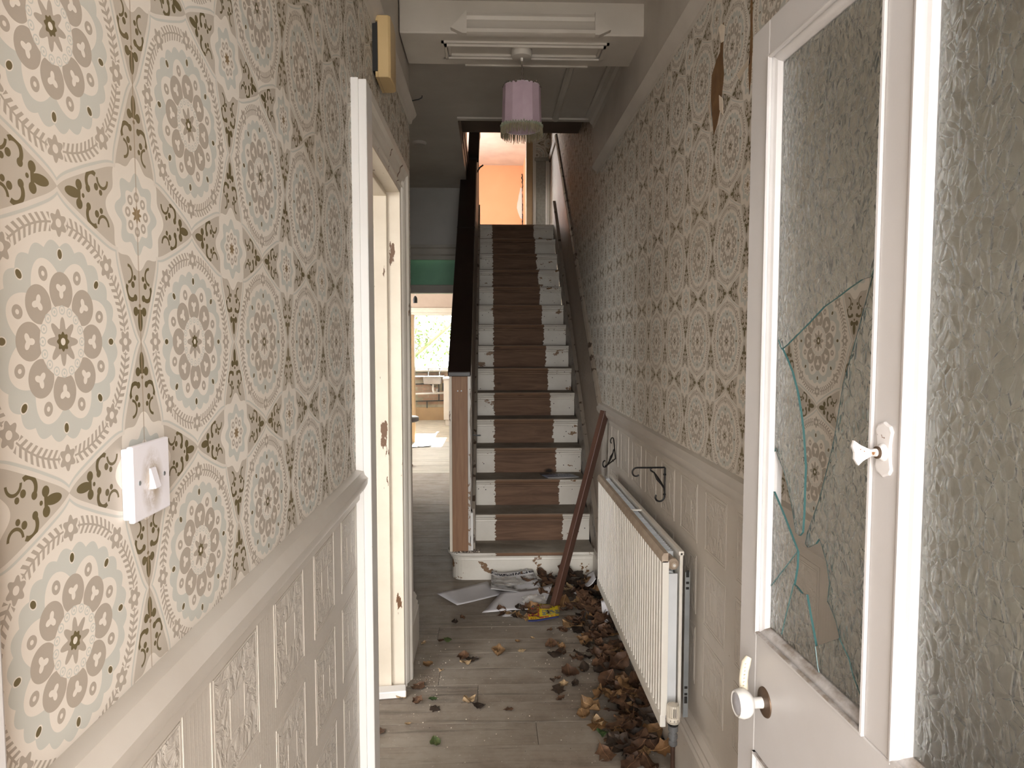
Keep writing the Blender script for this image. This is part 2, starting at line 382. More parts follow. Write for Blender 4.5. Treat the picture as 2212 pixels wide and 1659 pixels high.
M_FRINGE2 = plain('tan fringe threads', (.30, .26, .175), (.20, .165, .105), 60, .9)
M_WIRE = plain('white wire frame', (.62, .58, .60), None, 4, .4)
M_FLEX = plain('dirty flex', (.30, .25, .19), (.08, .06, .05), 30, .6)
M_PAPER = plain('white letter paper', (.74, .72, .74), (.68, .66, .675), 5, .7)
M_STEELS = plain('brushed sink steel', (.42, .42, .42), None, 6, .32, .85)
M_CHROME = plain('chrome tap', (.6, .6, .6), None, 4, .15, 1.0)
M_WASTE = plain('white waste pipe', (.78, .74, .68), None, 4, .4)
M_BRICK = plain('old salmon brick', (.42, .27, .19), (.33, .24, .17), 9, .9, bump=.003, bscale=30)
M_MORTAR = plain('pale mortar', (.42, .36, .26), (.30, .27, .19), 8, .9)
M_DKPIPE = plain('dark iron pipe', (.05, .06, .06), None, 8, .5)
M_LEAFG = plain('sunlit tree leaves', (.050, .085, .018), (.080, .115, .030), 2, .6)
M_BARK = plain('pale bark', (.13, .115, .085), None, 9, .9)
M_DKTABLE = plain('dark grey tabletop', (.10, .09, .085), None, 5, .4)
M_TORN = plain('bare brown plaster', (.215, .115, .045), (.15, .075, .03), 14, .9, bump=.002, bscale=50)
M_TORNP = plain('torn paper backing', (.70, .60, .48), None, 20, .9)
M_LINE = plain('dark dried line', (.03, .022, .018))
M_RUST = plain('tarnished brass rose', (.15, .095, .06), (.085, .055, .036), 25, .4, .55)
M_KNOB = plain('ivory white knob', (.82, .79, .75), None, 5, .22)
M_KNOBF = plain('worn silvery knob face', (.46, .45, .47), (.33, .32, .34), 30, .4, .2)
M_HANDLE = plain('yellowed ivory plastic', (.78, .70, .55), None, 8, .35)
M_BELL = chipped('chipped white bell paint', (.82, .79, .78), (.22, .10, .04), 60, .64, .35)
def glassmat(name, col, scale, dist, rough):
    k = NT(name, rough); k.b.inputs['Transmission Weight'].default_value = 1.0; k.b.inputs['IOR'].default_value = 1.45
    k.col(col); v = k.mapv(k.coord(), (1, 1, .72)); n0 = k.noise(v, 22, 2, .5, 0, 1)
    a = k.n.new('ShaderNodeVectorMath'); a.operation = 'MULTIPLY_ADD'; k.put(a.inputs[0], n0); a.inputs[1].default_value = (.03, .03, .03); k.put(a.inputs[2], v)
    e1 = k.math('POWER', k.ramp(k.voro(a.outputs[0], scale, 'DISTANCE_TO_EDGE'), 0.0, .42), .55); h2 = k.noise(a.outputs[0], scale * .6, 2)
    k.bump(k.math('ADD', e1, k.math('MULTIPLY', h2, .7)), dist, 1.0); return k.m
M_GLASS = glassmat('obscure hammered glass', (.965, .985, .95), 62, .0013, .25)
M_GEDGE = NT('teal broken glass edge', .15); M_GEDGE.col((.05, .125, .125)); M_GEDGE = M_GEDGE.m
def clearpane():
    k = NT('clear window pane', .05); t = k.n.new('ShaderNodeBsdfTransparent'); gl = k.n.new('ShaderNodeBsdfGlossy'); gl.inputs['Roughness'].default_value = .02
    mx = k.n.new('ShaderNodeMixShader'); mx.inputs[0].default_value = .06
    k.l.new(t.outputs[0], mx.inputs[1]); k.l.new(gl.outputs[0], mx.inputs[2]); k.l.new(mx.outputs[0], k.n['Material Output'].inputs[0]); return k.m
M_PANE = clearpane()
def plasticfilm():
    k = NT('crumpled clear film', .12); t = k.n.new('ShaderNodeBsdfTransparent'); mx = k.n.new('ShaderNodeMixShader'); mx.inputs[0].default_value = .42
    k.col((.5, .47, .43)); k.l.new(t.outputs[0], mx.inputs[1]); k.l.new(k.b.outputs[0], mx.inputs[2]); k.l.new(mx.outputs[0], k.n['Material Output'].inputs[0]); return k.m
M_FILM = plasticfilm()
# ------------------------------------------------------------------ the shell of the house
XL, XR, ZC = -.42, .75, 3.24
def xw(y): return XR + max(0.0, y - 4.5) * .0115
DADO = [(0, 1.150), (.010, 1.150), (.012, 1.170), (.024, 1.182), (.034, 1.200), (.036, 1.218), (.026, 1.228), (.022, 1.242), (.004, 1.246), (0, 1.246)]
SKIRT = [(0, 0), (.030, 0), (.030, .195), (.022, .200), (.025, .216), (.014, .228), (.018, .246), (.006, .268), (0, .270)]
RAIL = [(0, 2.800), (.012, 2.802), (.018, 2.822), (.034, 2.836), (.040, 2.850), (.034, 2.862), (.020, 2.868), (0, 2.870)]
def lrail(prof, y0, y1, x=XL): return G().prism([(x + p, z) for p, z in prof], 1, y0, y1)
def rrail(prof, y0, y1, x=XR): return G().prism([(x - p, z) for p, z in prof], 1, y0, y1)
# left wall of the hall with its doorway (Y 2.26-3.17)
g = G()
for y0, y1 in ((.50, 2.20), (3.185, 3.72)):
    g.box(-.54, XL, y0, y1, 0, 1.20, 1); g.box(-.54, XL, y0, y1, 1.20, 2.85, 0); g.box(-.54, XL, y0, y1, 2.85, 3.46, 2)
g.box(-.54, XL, 2.20, 3.185, 2.345, 2.85, 0); g.box(-.54, XL, 2.20, 3.185, 2.85, 3.46, 2)
wall_left = struct('wall_left', g, [M_PAPER_L, M_DADO, M_FRIEZE], 'hall wall with large cream medallion wallpaper above embossed white dado, beside the light switch', 'wall')
def wpoly(g, poly, mi, off=0.0, th=.14):
    a = [(xw(y) - off, y, z) for y, z in poly]; b = [(xw(y) - off + th, y, z) for y, z in poly]
    g.loft([a, b], mi)
g = G()
wpoly(g, [(.30, 1.20), (4.5, 1.20), (4.5, 5.6), (.30, 5.6)], 0)
wpoly(g, [(4.5, 1.20), (8.0, 4.0), (8.0, 5.6), (4.5, 5.6)], 0); wpoly(g, [(8.0, 4.0), (9.12, 4.0), (9.12, 5.6), (8.0, 5.6)], 0)
wpoly(g, [(.30, -.05), (4.5, -.05), (4.5, 1.20), (.30, 1.20)], 1)
wpoly(g, [(4.5, -.05), (8.0, -.05), (8.0, 4.0), (4.5, 1.20)], 2); wpoly(g, [(8.0, -.05), (9.12, -.05), (9.12, 4.0), (8.0, 4.0)], 2)
wall_right = struct('wall_right', g, [M_PAPER_R, M_DADO, M_STAIRDADO], 'hall wall with cream and taupe medallion wallpaper running up past the stairs, behind the radiator', 'wall')
g = bx(.735, .752, .5, 4.87, 2.86, 3.24)
struct('trim_1', g, M_FRIEZE, 'plain grey frieze band above the picture rail beside the stairs', 'frieze')
struct('trim_2', lrail(DADO, .50, 2.165), M_TRIM, 'dusty white dado rail under the wallpaper, ending at the door casing', 'dado rail', smooth=True)
struct('trim_3', rrail(DADO, .50, 4.50), M_TRIM, 'off-white dado rail above the radiator', 'dado rail', smooth=True)
g = G(); path = [(4.485, 1.19), (8.0, 4.0), (9.0, 4.0)]; ring = []
for i, (y, z) in enumerate(path):
    n = (-.625, .78) if i == 0 else ((-.33, .94) if i == 1 else (0, 1))
    ring.append([(xw(y) - p, y + n[0] * t, z + n[1] * t) for p, t in ((0, -.03), (.016, -.03), (.028, -.005), (.030, .02), (.018, .036), (0, .038))])
g.loft(ring)
struct('trim_4', g, M_STRING, 'sloping brown dado rail climbing the wall above the stairs', 'dado rail', smooth=True)
struct('trim_5', lrail(RAIL, .50, 3.715), M_FRIEZE, 'grey picture rail just behind the yellowed chime box', 'picture rail', smooth=True)
struct('trim_6', rrail(RAIL, .50, 4.75), M_FRIEZE, 'grey picture rail under the frieze, cut off before the stairwell', 'picture rail', smooth=True)
struct('baseboard_right', rrail(SKIRT, .50, 4.64), M_DADO, 'tall moulded skirting board under the radiator', 'skirting', smooth=True)
struct('baseboard_left', lrail(SKIRT, .50, 2.16), M_DADO, 'tall moulded skirting board under the light switch', 'skirting', smooth=True)
struct('baseboard_passage', lrail(SKIRT, 3.335, 3.72), M_ARCH, 'short stub of moulded skirting past the chipped doorway', 'skirting', smooth=True)
# embossed squares of the dado paper
def relief():
    g = G(); a = .107
    def frame(o, i, h, mi):
        for q in ((-o, o, -o, -i), (-o, o, i, o), (-o, -i, -i, i), (i, o, -i, i)): g.box(0, h, q[0], q[1], q[2], q[3], mi)
    frame(a, a - .006, .0012, 0); frame(a - .011, a - .015, .0010, 0)
    g.box(0, .0008, -(a - .016), a - .016, -(a - .016), a - .016, 1)
    frame(.034, .029, .0015, 0); g.box(0, .0010, -.029, .029, -.029, .029, 0)
    return g
rme = relief().mesh('relief_panel', [M_DADO, M_SCROLL])
def relief_at(x, y, z, parent, flip):
    o = bpy.data.objects.new('relief_panel', rme); link(o, parent); o.location = (x, y, z)
    if flip: o.rotation_euler = (0, 0, PI)
for i in range(5):
    for j in range(4): relief_at(XL, .815 + i * .3025, 1.04 - j * .262, wall_left, False)
for i in range(11):
    for j in range(3): relief_at(XR, 1.30 + i * .3025, 1.03 - j * .262, wall_right, True)
# torn paper on the right wall
def tear(pts, mats, off):
    g = G(); g.loft([[(XR - off, y, z) for y, z in pts], [(XR + .001, y, z) for y, z in pts]]); return g
tp = [(2.295, 2.335), (2.312, 2.40), (2.330, 2.47), (2.325, 2.54), (2.275, 2.575), (2.245, 2.585), (2.235, 2.66), (2.215, 2.665), (2.218, 2.56), (2.205, 2.50), (2.218, 2.45), (2.235, 2.40), (2.262, 2.36)]
t_ = obj('torn_patch', tear(tp, None, .0012), M_TORN, wall_right)
for pts, d in (([(2.232, 2.655), (2.214, 2.66), (2.196, 2.645), (2.200, 2.60), (2.214, 2.60)], .02), ([(2.325, 2.46), (2.345, 2.45), (2.33, 2.40), (2.31, 2.40)], .014), ([(2.22, 2.44), (2.195, 2.42), (2.20, 2.37), (2.225, 2.395)], .016)):
    m = len(pts); g = G(); g.loft([[(XR - .001 - d * abs(i - m / 2) / m, y, z) for i, (y, z) in enumerate(pts)], [(XR - .0025 - d * abs(i - m / 2) / m, y, z) for i, (y, z) in enumerate(pts)]])
    obj('paper_flap', g, M_TORNP, wall_right)
tp2 = [(1.985, 2.36), (1.995, 2.43), (1.985, 2.52), (1.992, 2.66), (1.988, 2.85), (1.972, 2.85), (1.976, 2.62), (1.968, 2.50), (1.974, 2.40)]
obj('torn_strip', tear(tp2, None, .001), M_TORN, wall_right)
obj('torn_patch', tear([(2.09, 2.455), (2.02, 2.46), (1.985, 2.468), (1.985, 2.447), (2.03, 2.44), (2.07, 2.432)], None, .001), M_TORNP, wall_right)
obj('torn_patch', tear([(1.86, .81), (1.875, .85), (1.86, .885), (1.83, .88), (1.83, .815)], None, .001), M_TORN, wall_right)
# ---- floor
g = bx(-4.5, 1.0, .30, 7.2, -.10, -.021); g.box(-3.0, 1.0, 7.2, 14.6, -.10, -.021)
floor = struct('floor', g, M_UNDER, 'bare dusty floorboards running crosswise along the hall', 'floor')
bm_cache = {}
def board(x0, x1, y0, y1, m):
    key = (round(x1 - x0, 3), round(y1 - y0, 3), m.name)
    if key not in bm_cache:
        bm_cache[key] = bx(-(x1 - x0) / 2, (x1 - x0) / 2, -(y1 - y0) / 2, (y1 - y0) / 2, -.021, 0).mesh('floorboard', m)
    o = bpy.data.objects.new('floorboard', bm_cache[key]); link(o, floor); o.location = ((x0 + x1) / 2, (y0 + y1) / 2, random.uniform(-.0015, 0))
k = -14; gap = .0028; rb = random.Random(3)
while True:
    y0 = 2.700 + .167 * k; y1 = y0 + .167; k += 1
    if y0 > 8.40: break
    if y1 < .40: continue
    x0, x1 = (-.54 if y1 < 3.70 else -1.26), .722
    if y0 > 7.1: x0 = -2.78
    cut = None
    if abs(y0 - 3.034) < .01: cut = -.055
    elif k % 3 == 1: cut = rb.uniform(-.3, .5)
    if cut is None: board(x0, x1, y0 + gap / 2, y1 - gap / 2, M_BOARD)
    else: board(x0, cut - .001, y0 + gap / 2, y1 - gap / 2, M_BOARD); board(cut + .001, x1, y0 + gap / 2, y1 - gap / 2, M_BOARD)
yy = y0
while yy < 11.2:
    board(-2.78, .78, yy + .002, yy + .165, M_BOARD2); yy += .167
struct('floor_kitchen', bx(-2.8, .8, yy, 14.45, -.02, 0), M_CONC, 'pale sunlit kitchen floor under the window', 'floor')
struct('floor_front_room', bx(-4.3, -.54, .5, 3.62, -.02, 0), M_BOARD, 'front room floor beyond the chipped doorway', 'floor')
# ---- front wall, frame and threshold
g = G()
g.box(-4.5, -3.45, .22, .50, 0, 3.46); g.box(-3.45, -1.45, .22, .50, 0, .70); g.box(-3.45, -1.45, .22, .50, 2.5, 3.46); g.box(-1.45, -.47, .22, .50, 0, 3.46)
g.box(.665, 1.0, .22, .50, 0, 5.6); g.box(-.47, .665, .22, .50, 2.98, 3.46)
struct('wall_front', g, M_FRIEZE, 'front wall of the house around the open entrance', 'wall')
df = thing('door_frame', 'white painted frame of the open front entrance', 'door frame', (-.43, .45, 0), kind='structure')
obj('jamb', bx(-.475, -.395, .36, .555, 0, 2.30), M_DOORW, df, bevel=.004); obj('jamb', bx(.640, .70, .36, .50, 0, 2.30), M_DOORW, df, bevel=.004)
obj('frame_head', bx(-.475, .70, .36, .50, 2.30, 2.38), M_DOORW, df, bevel=.004); obj('fanlight_head', bx(-.475, .70, .36, .50, 2.93, 2.99), M_DOORW, df, bevel=.004)
obj('fanlight_post', bx(-.475, -.41, .36, .50, 2.38, 2.93), M_DOORW, df); obj('fanlight_post', bx(.635, .70, .36, .50, 2.38, 2.93), M_DOORW, df)
obj('fanlight_pane', bx(-.41, .635, .42, .424, 2.38, 2.93), M_PANE, df)
obj('sill', bx(-.475, .70, .22, .50, -.05, .012), M_GREYPAINT, df)
g = G(); g.box(-.78, -.62, -1.3, .22, -.12, 3.46); g.box(.82, .98, -1.3, .22, -.12, 3.46)  # walls, ceiling and floor of an added unseen porch, narrowing the daylight
struct('wall_added_porch', g, M_EXT, 'side walls of an added unseen porch that narrows the daylight into the hall', 'wall')
struct('ceiling_added_porch', bx(-.78, .98, -1.3, .22, 2.74, 3.46), M_WHITEP, 'flat white ceiling of the added unseen porch', 'ceiling')
struct('floor_added_porch', bx(-.62, .82, -1.3, .22, -.12, -.05), M_GROUND, 'floor of the added unseen porch outside the entrance', 'floor')
struct('ground_front', bx(-14, 14, -16, .22, -.34, -.13), M_GROUND, 'paved ground outside the entrance', 'ground')
struct('ground_garden', bx(-14, 14, 14.7, 50, -.30, -.12), M_GRASS, 'garden lawn behind the kitchen', 'lawn')
# ---- front room shell
g = G(); g.box(-4.42, -4.3, .22, 3.74, 0, 3.46); g.box(-4.42, -.54, 3.62, 3.72, 0, 3.46)
struct('wall_front_room', g, M_WHITEP, 'pale walls of the front room beyond the chipped doorway', 'wall')
# ---- ceilings
g = G()
g.box(-4.42, .76, .22, 3.72, ZC, 3.46); g.box(-1.37, -.22, 3.72, 7.30, ZC, 3.46); g.box(-.22, .80, 3.72, 5.0, ZC, 3.46)
struct('ceiling', g, M_CEIL, 'grey painted hall ceiling either side of the beam', 'ceiling')
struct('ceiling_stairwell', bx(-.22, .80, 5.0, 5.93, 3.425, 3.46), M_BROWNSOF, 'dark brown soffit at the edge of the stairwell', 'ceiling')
# ceiling mouldings past the beam
struct('trim_7', G().prism([(.455, ZC), (.455, ZC - .012), (.470, ZC - .020), (.490, ZC - .020), (.500, ZC - .010), (.500, ZC)], 1, 3.66, 4.98), M_CEIL, 'thin moulding strip along the ceiling beside the lampshade', 'moulding')
struct('trim_8', G().prism([(.752, ZC - .10), (.735, ZC - .10), (.728, ZC - .07), (.712, ZC - .055), (.700, ZC - .025), (.682, ZC - .018), (.682, ZC), (.752, ZC)], 1, 3.66, 4.88), M_CEIL, 'stepped cornice where the ceiling meets the frieze by the stairs', 'cornice')
struct('trim_9', G().prism([(-.222, ZC), (-.222, ZC - .012), (.755, ZC - .012), (.755, ZC)], 1, 4.955, 5.0), M_CEIL, 'thin edge bead where the ceiling stops at the stairwell', 'moulding')
# ---- beam with raised panels
bmth = thing('ceiling_beam', 'cream boxed beam across the hall with moulded panels and the lamp below', 'beam', (.165, 3.475, 3.09), kind='structure')
obj('beam_body', bx(-.415, .748, 3.30, 3.66, 3.09, 3.26), M_BEAM, bmth, bevel=.006)
g = G()   # bolection moulding wrapped on the lower edge of the face
def fr(o, h, y0, y1, z0, z1, mi=0): pass
ends = (-.10, .50)
g.prism([(3.300, 3.185), (3.286, 3.180), (3.280, 3.165), (3.288, 3.150), (3.280, 3.135), (3.276, 3.115), (3.262, 3.100), (3.262, 3.084), (3.278, 3.078), (3.30, 3.078)], 0, *ends)
obj('face_moulding', g, M_BEAM, bmth, smooth=True)
for s, x in ((-1, ends[0]), (1, ends[1])):
    q = G(); q.prism([(x, 3.185), (x + s * .05, 3.130), (x + s * .075, 3.105), (x + s * .02, 3.080), (x, 3.080)], 1, 3.268, 3.302); obj('moulding_end', q, M_BEAM, bmth)
g = G(); x0, x1, y0, y1 = -.225, .585, 3.375, 3.56; zb = 3.09
for d, h in ((0, .010), (.014, .020), (.030, .012)):
    g.box(x0 + d, x1 - d, y0 + d, y0 + d + .012, zb - h, zb); g.box(x0 + d, x1 - d, y1 - d - .012, y1 - d, zb - h, zb)
    g.box(x0 + d, x0 + d + .012, y0 + d, y1 - d, zb - h, zb); g.box(x1 - d - .012, x1 - d, y0 + d, y1 - d, zb - h, zb)
obj('soffit_moulding', g, M_BEAM, bmth)
obj('back_bead', bx(-.12, .52, 3.650, 3.666, 3.082, 3.094), M_BEAM, bmth, bevel=.003)
# ---- stair hall / passage walls
struct('wall_passage', G().box(-1.37, -1.25, 3.72, 7.30, 0, 3.46), M_PASSWALL, 'plain grey wall along the dark passage', 'wall')
g = G(); yb = 7.20
g.box(-1.25, -1.08, yb, yb + .12, 0, 3.24); g.box(-.30, .80, yb, yb + .12, 0, 1.95); g.box(-1.08, -.22, yb, yb + .12, 2.60, 3.24)
struct('wall_passage_end', g, M_PASSWALL, 'grey wall over the doorway at the end of the passage', 'wall')
d3 = thing('door_3', 'doorway at the end of the passage with a green panel above it', 'doorway', (-.7, yb, 0), kind='structure')
obj('jamb', bx(-1.10, -1.04, yb - .01, yb + .13, 0, 2.60), M_GREYTRIM, d3); obj('jamb', bx(-.34, -.28, yb - .01, yb + .13, 0, 2.60), M_GREYTRIM, d3)
g = G().prism([(yb - .045, 2.655), (yb - .045, 2.625), (yb - .03, 2.61), (yb - .03, 2.555), (yb - .018, 2.54), (yb - .018, 2.50), (yb, 2.50), (yb, 2.655)], 0, -1.16, -.22)
obj('head_moulding', g, M_GREYTRIM, d3)
obj('transom_panel', bx(-1.04, -.34, yb + .04, yb + .06, 2.24, 2.505), M_GREEN, d3, label=None)
obj('transom_bar', bx(-1.04, -.34, yb - .012, yb + .11, 2.155, 2.242), M_GREYTRIM, d3, bevel=.006)
# ---- dining room and kitchen
g = G()
for y0, y1, wy0, wy1, z0, z1 in ((7.3, 11.2, 8.35, 10.25, .85, 2.35), (11.2, 14.5, 12.25, 13.55, 1.0, 2.2)):
    g.box(-2.92, -2.8, y0, wy0, 0, 3.0); g.box(-2.92, -2.8, wy1, y1, 0, 3.0); g.box(-2.92, -2.8, wy0, wy1, 0, z0); g.box(-2.92, -2.8, wy0, wy1, z1, 3.0)
g.box(-2.92, -1.25, 7.2, 7.32, 0, 3.0)
struct('wall_dining', g, M_WHITEP, 'pale side walls of the back rooms', 'wall')
struct('ceiling_back_rooms', bx(-2.92, .9, 8.20, 14.6, 2.92, 3.0).box(-2.92, -.27, 7.32, 8.20, 2.92, 3.0), M_WHITEP, 'white ceiling over the back rooms', 'ceiling')
struct('wall_back_rooms', bx(.80, .92, 7.3, 14.6, -.05, 3.0), M_WHITEP, 'pale far wall of the back rooms', 'wall')
g = G(); g.box(-2.8, -1.23, 11.2, 11.32, 0, 2.92); g.box(-.30, .80, 11.2, 11.32, 0, 2.92); g.box(-1.23, -.30, 11.2, 11.32, 2.08, 2.92)
struct('wall_kitchen', g, M_PINK, 'pinkish plaster wall above the kitchen doorway', 'wall')
d4 = thing('door_4', 'cream framed doorway into the bright kitchen', 'doorway', (-.8, 11.2, 0), kind='structure')
g = G().prism([(11.20, 2.195), (11.165, 2.195), (11.165, 2.175), (11.18, 2.165), (11.18, 2.125), (11.17, 2.115), (11.17, 2.085), (11.185, 2.07), (11.20, 2.07)], 0, -1.34, -.24)
obj('head_moulding', g, M_JAMB, d4); obj('jamb', bx(-1.33, -1.215, 11.165, 11.33, 0, 2.09), M_TAN, d4, bevel=.006); obj('jamb', bx(-.33, -.27, 11.165, 11.33, 0, 2.09), M_JAMB, d4, bevel=.006)
g = G(); WY = 14.40
g.box(-2.8, -1.66, WY, WY + .22, 0, 2.92); g.box(-.62, .80, WY, WY + .22, 0, 2.92); g.box(-1.66, -.62, WY, WY + .22, 2.28, 2.92); g.box(-1.66, -.62, WY, WY + .22, 0, 1.06)
wk = struct('wall_kitchen_end', g, M_MORTAR, 'kitchen end wall of exposed old brick under the window', 'wall')
# exposed bricks under the sink
rb = random.Random(11); bme = bx(-.105, .105, 0, .04, -.032, .032).mesh('brick', M_BRICK)
for r_ in range(10):
    for c_ in range(-1, 5):
        x = -1.62 + c_ * .225 + (r_ % 2) * .112; z = .36 + r_ * .075
        if not (-1.62 < x < -.70) or z > 1.0 or rb.random() < .12: continue
        o = bpy.data.objects.new('brick', bme); link(o, wk); o.location = (x, WY - .006 - rb.random() * .006, z); o.rotation_euler = (0, rb.uniform(-.02, .02), 0)
struct('baseboard_kitchen', bx(-2.7, -.3, WY - .03, WY, 0, .27), M_TAN, 'brown skirting below the bare brick', 'skirting')
w1 = thing('window_1', 'bright kitchen window with a tree outside', 'window', (-1.14, WY, 1.06), kind='structure')
for a in ((-1.66, -1.61, 1.06, 2.28), (-.67, -.62, 1.06, 2.28)): obj('window_frame', bx(a[0], a[1], WY + .05, WY + .12, a[2], a[3]), M_DOORW, w1)
obj('window_frame', bx(-1.66, -.62, WY + .05, WY + .12, 2.23, 2.28), M_DOORW, w1); obj('window_frame', bx(-1.66, -.62, WY + .05, WY + .12, 1.06, 1.11), M_DOORW, w1)
obj('window_sill', bx(-1.70, -.58, WY - .10, WY + .06, 1.025, 1.062), M_JAMB, w1, bevel=.006); obj('pane', bx(-1.61, -.67, WY + .08, WY + .084, 1.11, 2.23), M_PANE, w1)
# ---- upstairs: landing, stairwell and the apricot room
LZ = 3.03
g = G(); g.box(-.22, .80, 8.185, 9.0, LZ - .2, LZ)
struct('floor_landing', g, M_BOARD, 'landing floor at the top of the stairs', 'floor')
struct('floor_upper_room', bx(-1.75, .90, 9.0, 14.6, LZ - .02, LZ), M_BOARD, 'floor of the apricot room upstairs', 'floor')
struct('floor_upper_hall', bx(-1.37, -.22, 3.72, 8.9, 3.44, 3.46), M_BOARD, 'upper hall floor beside the stairwell', 'floor')
g = G(); g.box(-1.37, -1.25, 3.6, 9.1, 3.46, 5.6); g.box(-1.37, .9, 3.6, 3.72, 3.46, 5.6)
struct('wall_upper_hall', g, M_PASSWALL, 'grey walls of the upper hall', 'wall')
struct('ceiling_upper', bx(-1.85, .95, 3.6, 9.12, 5.5, 5.7), M_CEIL, 'upper hall ceiling', 'ceiling')
struct('ceiling_upper_room', bx(-1.85, .95, 9.12, 14.65, 5.27, 5.6), M_WHITEP, 'white ceiling of the apricot room', 'ceiling')
g = G(); g.box(-1.37, -.30, 9.0, 9.12, LZ, 5.6); g.box(-.30, .50, 9.0, 9.12, 5.05, 5.6)
struct('wall_landing', g, M_FRIEZE, 'landing wall around the doorway of the apricot room', 'wall')
nb = thing('wall_nib', 'narrow wall nib on the landing, grey below and wallpapered above its moulding', 'wall', (.69, 9.0, LZ), kind='structure')
obj('nib_dado', bx(.615, .80, 9.0, 9.12, LZ, 4.0), M_GREYPAINT, nb); obj('nib_paper', bx(-9.12, -9.004, .615, .80, 4.03, 5.6), M_PAPER_R, nb).rotation_euler = (0, 0, -PI / 2)
obj('nib_moulding', G().prism([(.60, 3.985), (.595, 4.005), (.602, 4.03), (.80, 4.03), (.80, 3.985)], 1, 8.975, 9.12), M_GREYPAINT, nb)
obj('corner_bead', bx(.745, .80, 8.985, 9.01, LZ, 4.0), M_BEAM, nb, bevel=.01)
d5 = thing('door_5', 'doorway of the apricot room with tan architrave', 'doorway', (.5, 9.0, LZ), kind='structure')
obj('architrave', bx(.487, .575, 8.985, 9.13, LZ, 5.1), M_TAN, d5, bevel=.012); obj('jamb', bx(.575, .616, 8.995, 9.13, LZ, 5.1), M_BEAM, d5)
obj('architrave', bx(-.36, -.28, 8.985, 9.13, LZ, 5.1), M_TAN, d5, bevel=.012)
g = G(); g.box(.715, .90, 9.12, 14.5, LZ, 5.4); g.box(-1.85, .90, 14.30, 14.5, LZ, 5.4)
g.box(-1.85, -1.75, 9.12, 10.35, LZ, 5.4); g.box(-1.85, -1.75, 12.85, 14.5, LZ, 5.4); g.box(-1.85, -1.75, 10.35, 12.85, LZ, 3.8); g.box(-1.85, -1.75, 10.35, 12.85, 5.0, 5.4); g.box(-1.85, -.30, 9.12, 9.2, LZ, 5.4)
wu = struct('wall_upper_room', g, M_ORANGE, 'apricot painted walls of the room at the top of the stairs', 'wall')
rb = random.Random(5); n = 26; zs = [4.05 + 1.05 * i / (n - 1) for i in range(n)]; xs = [.695 + rb.uniform(-.014, .012) for _ in zs]
g = G().loft([[(x - .004 - .012 * rb.random(), 14.292, z), (x + .006 + .01 * rb.random(), 14.292, z), (x + .006, 14.302, z), (x - .004, 14.302, z)] for x, z in zip(xs, zs)])
obj('plaster_crack', g, M_LINE, wu)
pts = [(.672, 3.18), (.640, 3.27), (.610, 3.40), (.585, 3.55), (.592, 3.70), (.612, 3.82), (.622, 3.95), (.645, 4.10), (.660, 4.22), (.690, 4.2), (.692, 3.2)]
pts = [(x, 4.18 + (z - 3.18) * .62) for x, z in pts]
obj('bare_plaster', G().prism(pts, 1, 14.288, 14.301), M_WHITEP, wu)
g = G(); g.box(.80, .95, 9.0, 14.6, LZ - .4, 5.6)
struct('wall_upper_outer', g, M_EXT, 'outer wall of the upper floor', 'wall')
# ------------------------------------------------------------------ staircase
RS, GO, Y1 = .202, .252, 4.62
def nose(y): return RS + (y - Y1) * RS / GO
st = thing('staircase', 'steep straight staircase, white painted edges and bare brown centre', 'staircase', (.3, Y1, 0))
for k in range(2, 16):
    yk = Y1 + (k - 1) * GO; z = k * RS; x1 = xw(yk) - .022
    p = [(yk + .006, z), (yk, z - .006), (yk - .003, z - .014), (yk, z - .023), (yk + .006, z - .028), (yk + GO + .03, z - .028), (yk + GO + .03, z)]
    if k == 15: p = p[:5] + [(yk + .036, z - .028), (yk + .036, z)]
    obj('tread', G().prism(p, 0, -.098, x1), M_TREAD, st, smooth=True)
    z0 = (k - 1) * RS
    rp = [(yk + .030, z0), (yk + .030, z - .062), (yk + .022, z - .058), (yk + .024, z - .046), (yk + .012, z - .040), (yk + .010, z - .028), (yk + (.036 if k == 15 else .045), z - .028), (yk + (.036 if k == 15 else .045), z0)]
    obj('riser', G().prism(rp, 0, -.098, x1), M_RISER, st)
# rounded bottom step
def bull(off):
    pts = [(.728, 4.92), (.728, Y1 + off)]; cx, cy, r = -.165, Y1 + off + (.125 - off) , .125 - off
    for i in range(13):
        t = -PI / 2 - PI * i / 12; pts.append((cx + r * math.cos(t), cy + r * math.sin(t)))
    pts.append((-.10, 4.92 - off)); return pts
g = G(); rings = []
for off, z in ((.010, .172), (0, .178), (-.002, .188), (0, .197), (.007, .202)): rings.append([(x, y, z) for x, y in bull(off)])
g.loft(rings); obj('tread', g, M_TREAD, st, smooth=True, label='rounded bottom tread')
g = G(); rings = []
for off, z in ((.030, 0), (.030, .138), (.022, .142), (.024, .155), (.012, .160), (.010, .173)): rings.append([(x, y, z) for x, y in bull(off)])
g.loft(rings); obj('riser', g, M_BULL, st, label='chipped white bullnose riser', smooth=False)
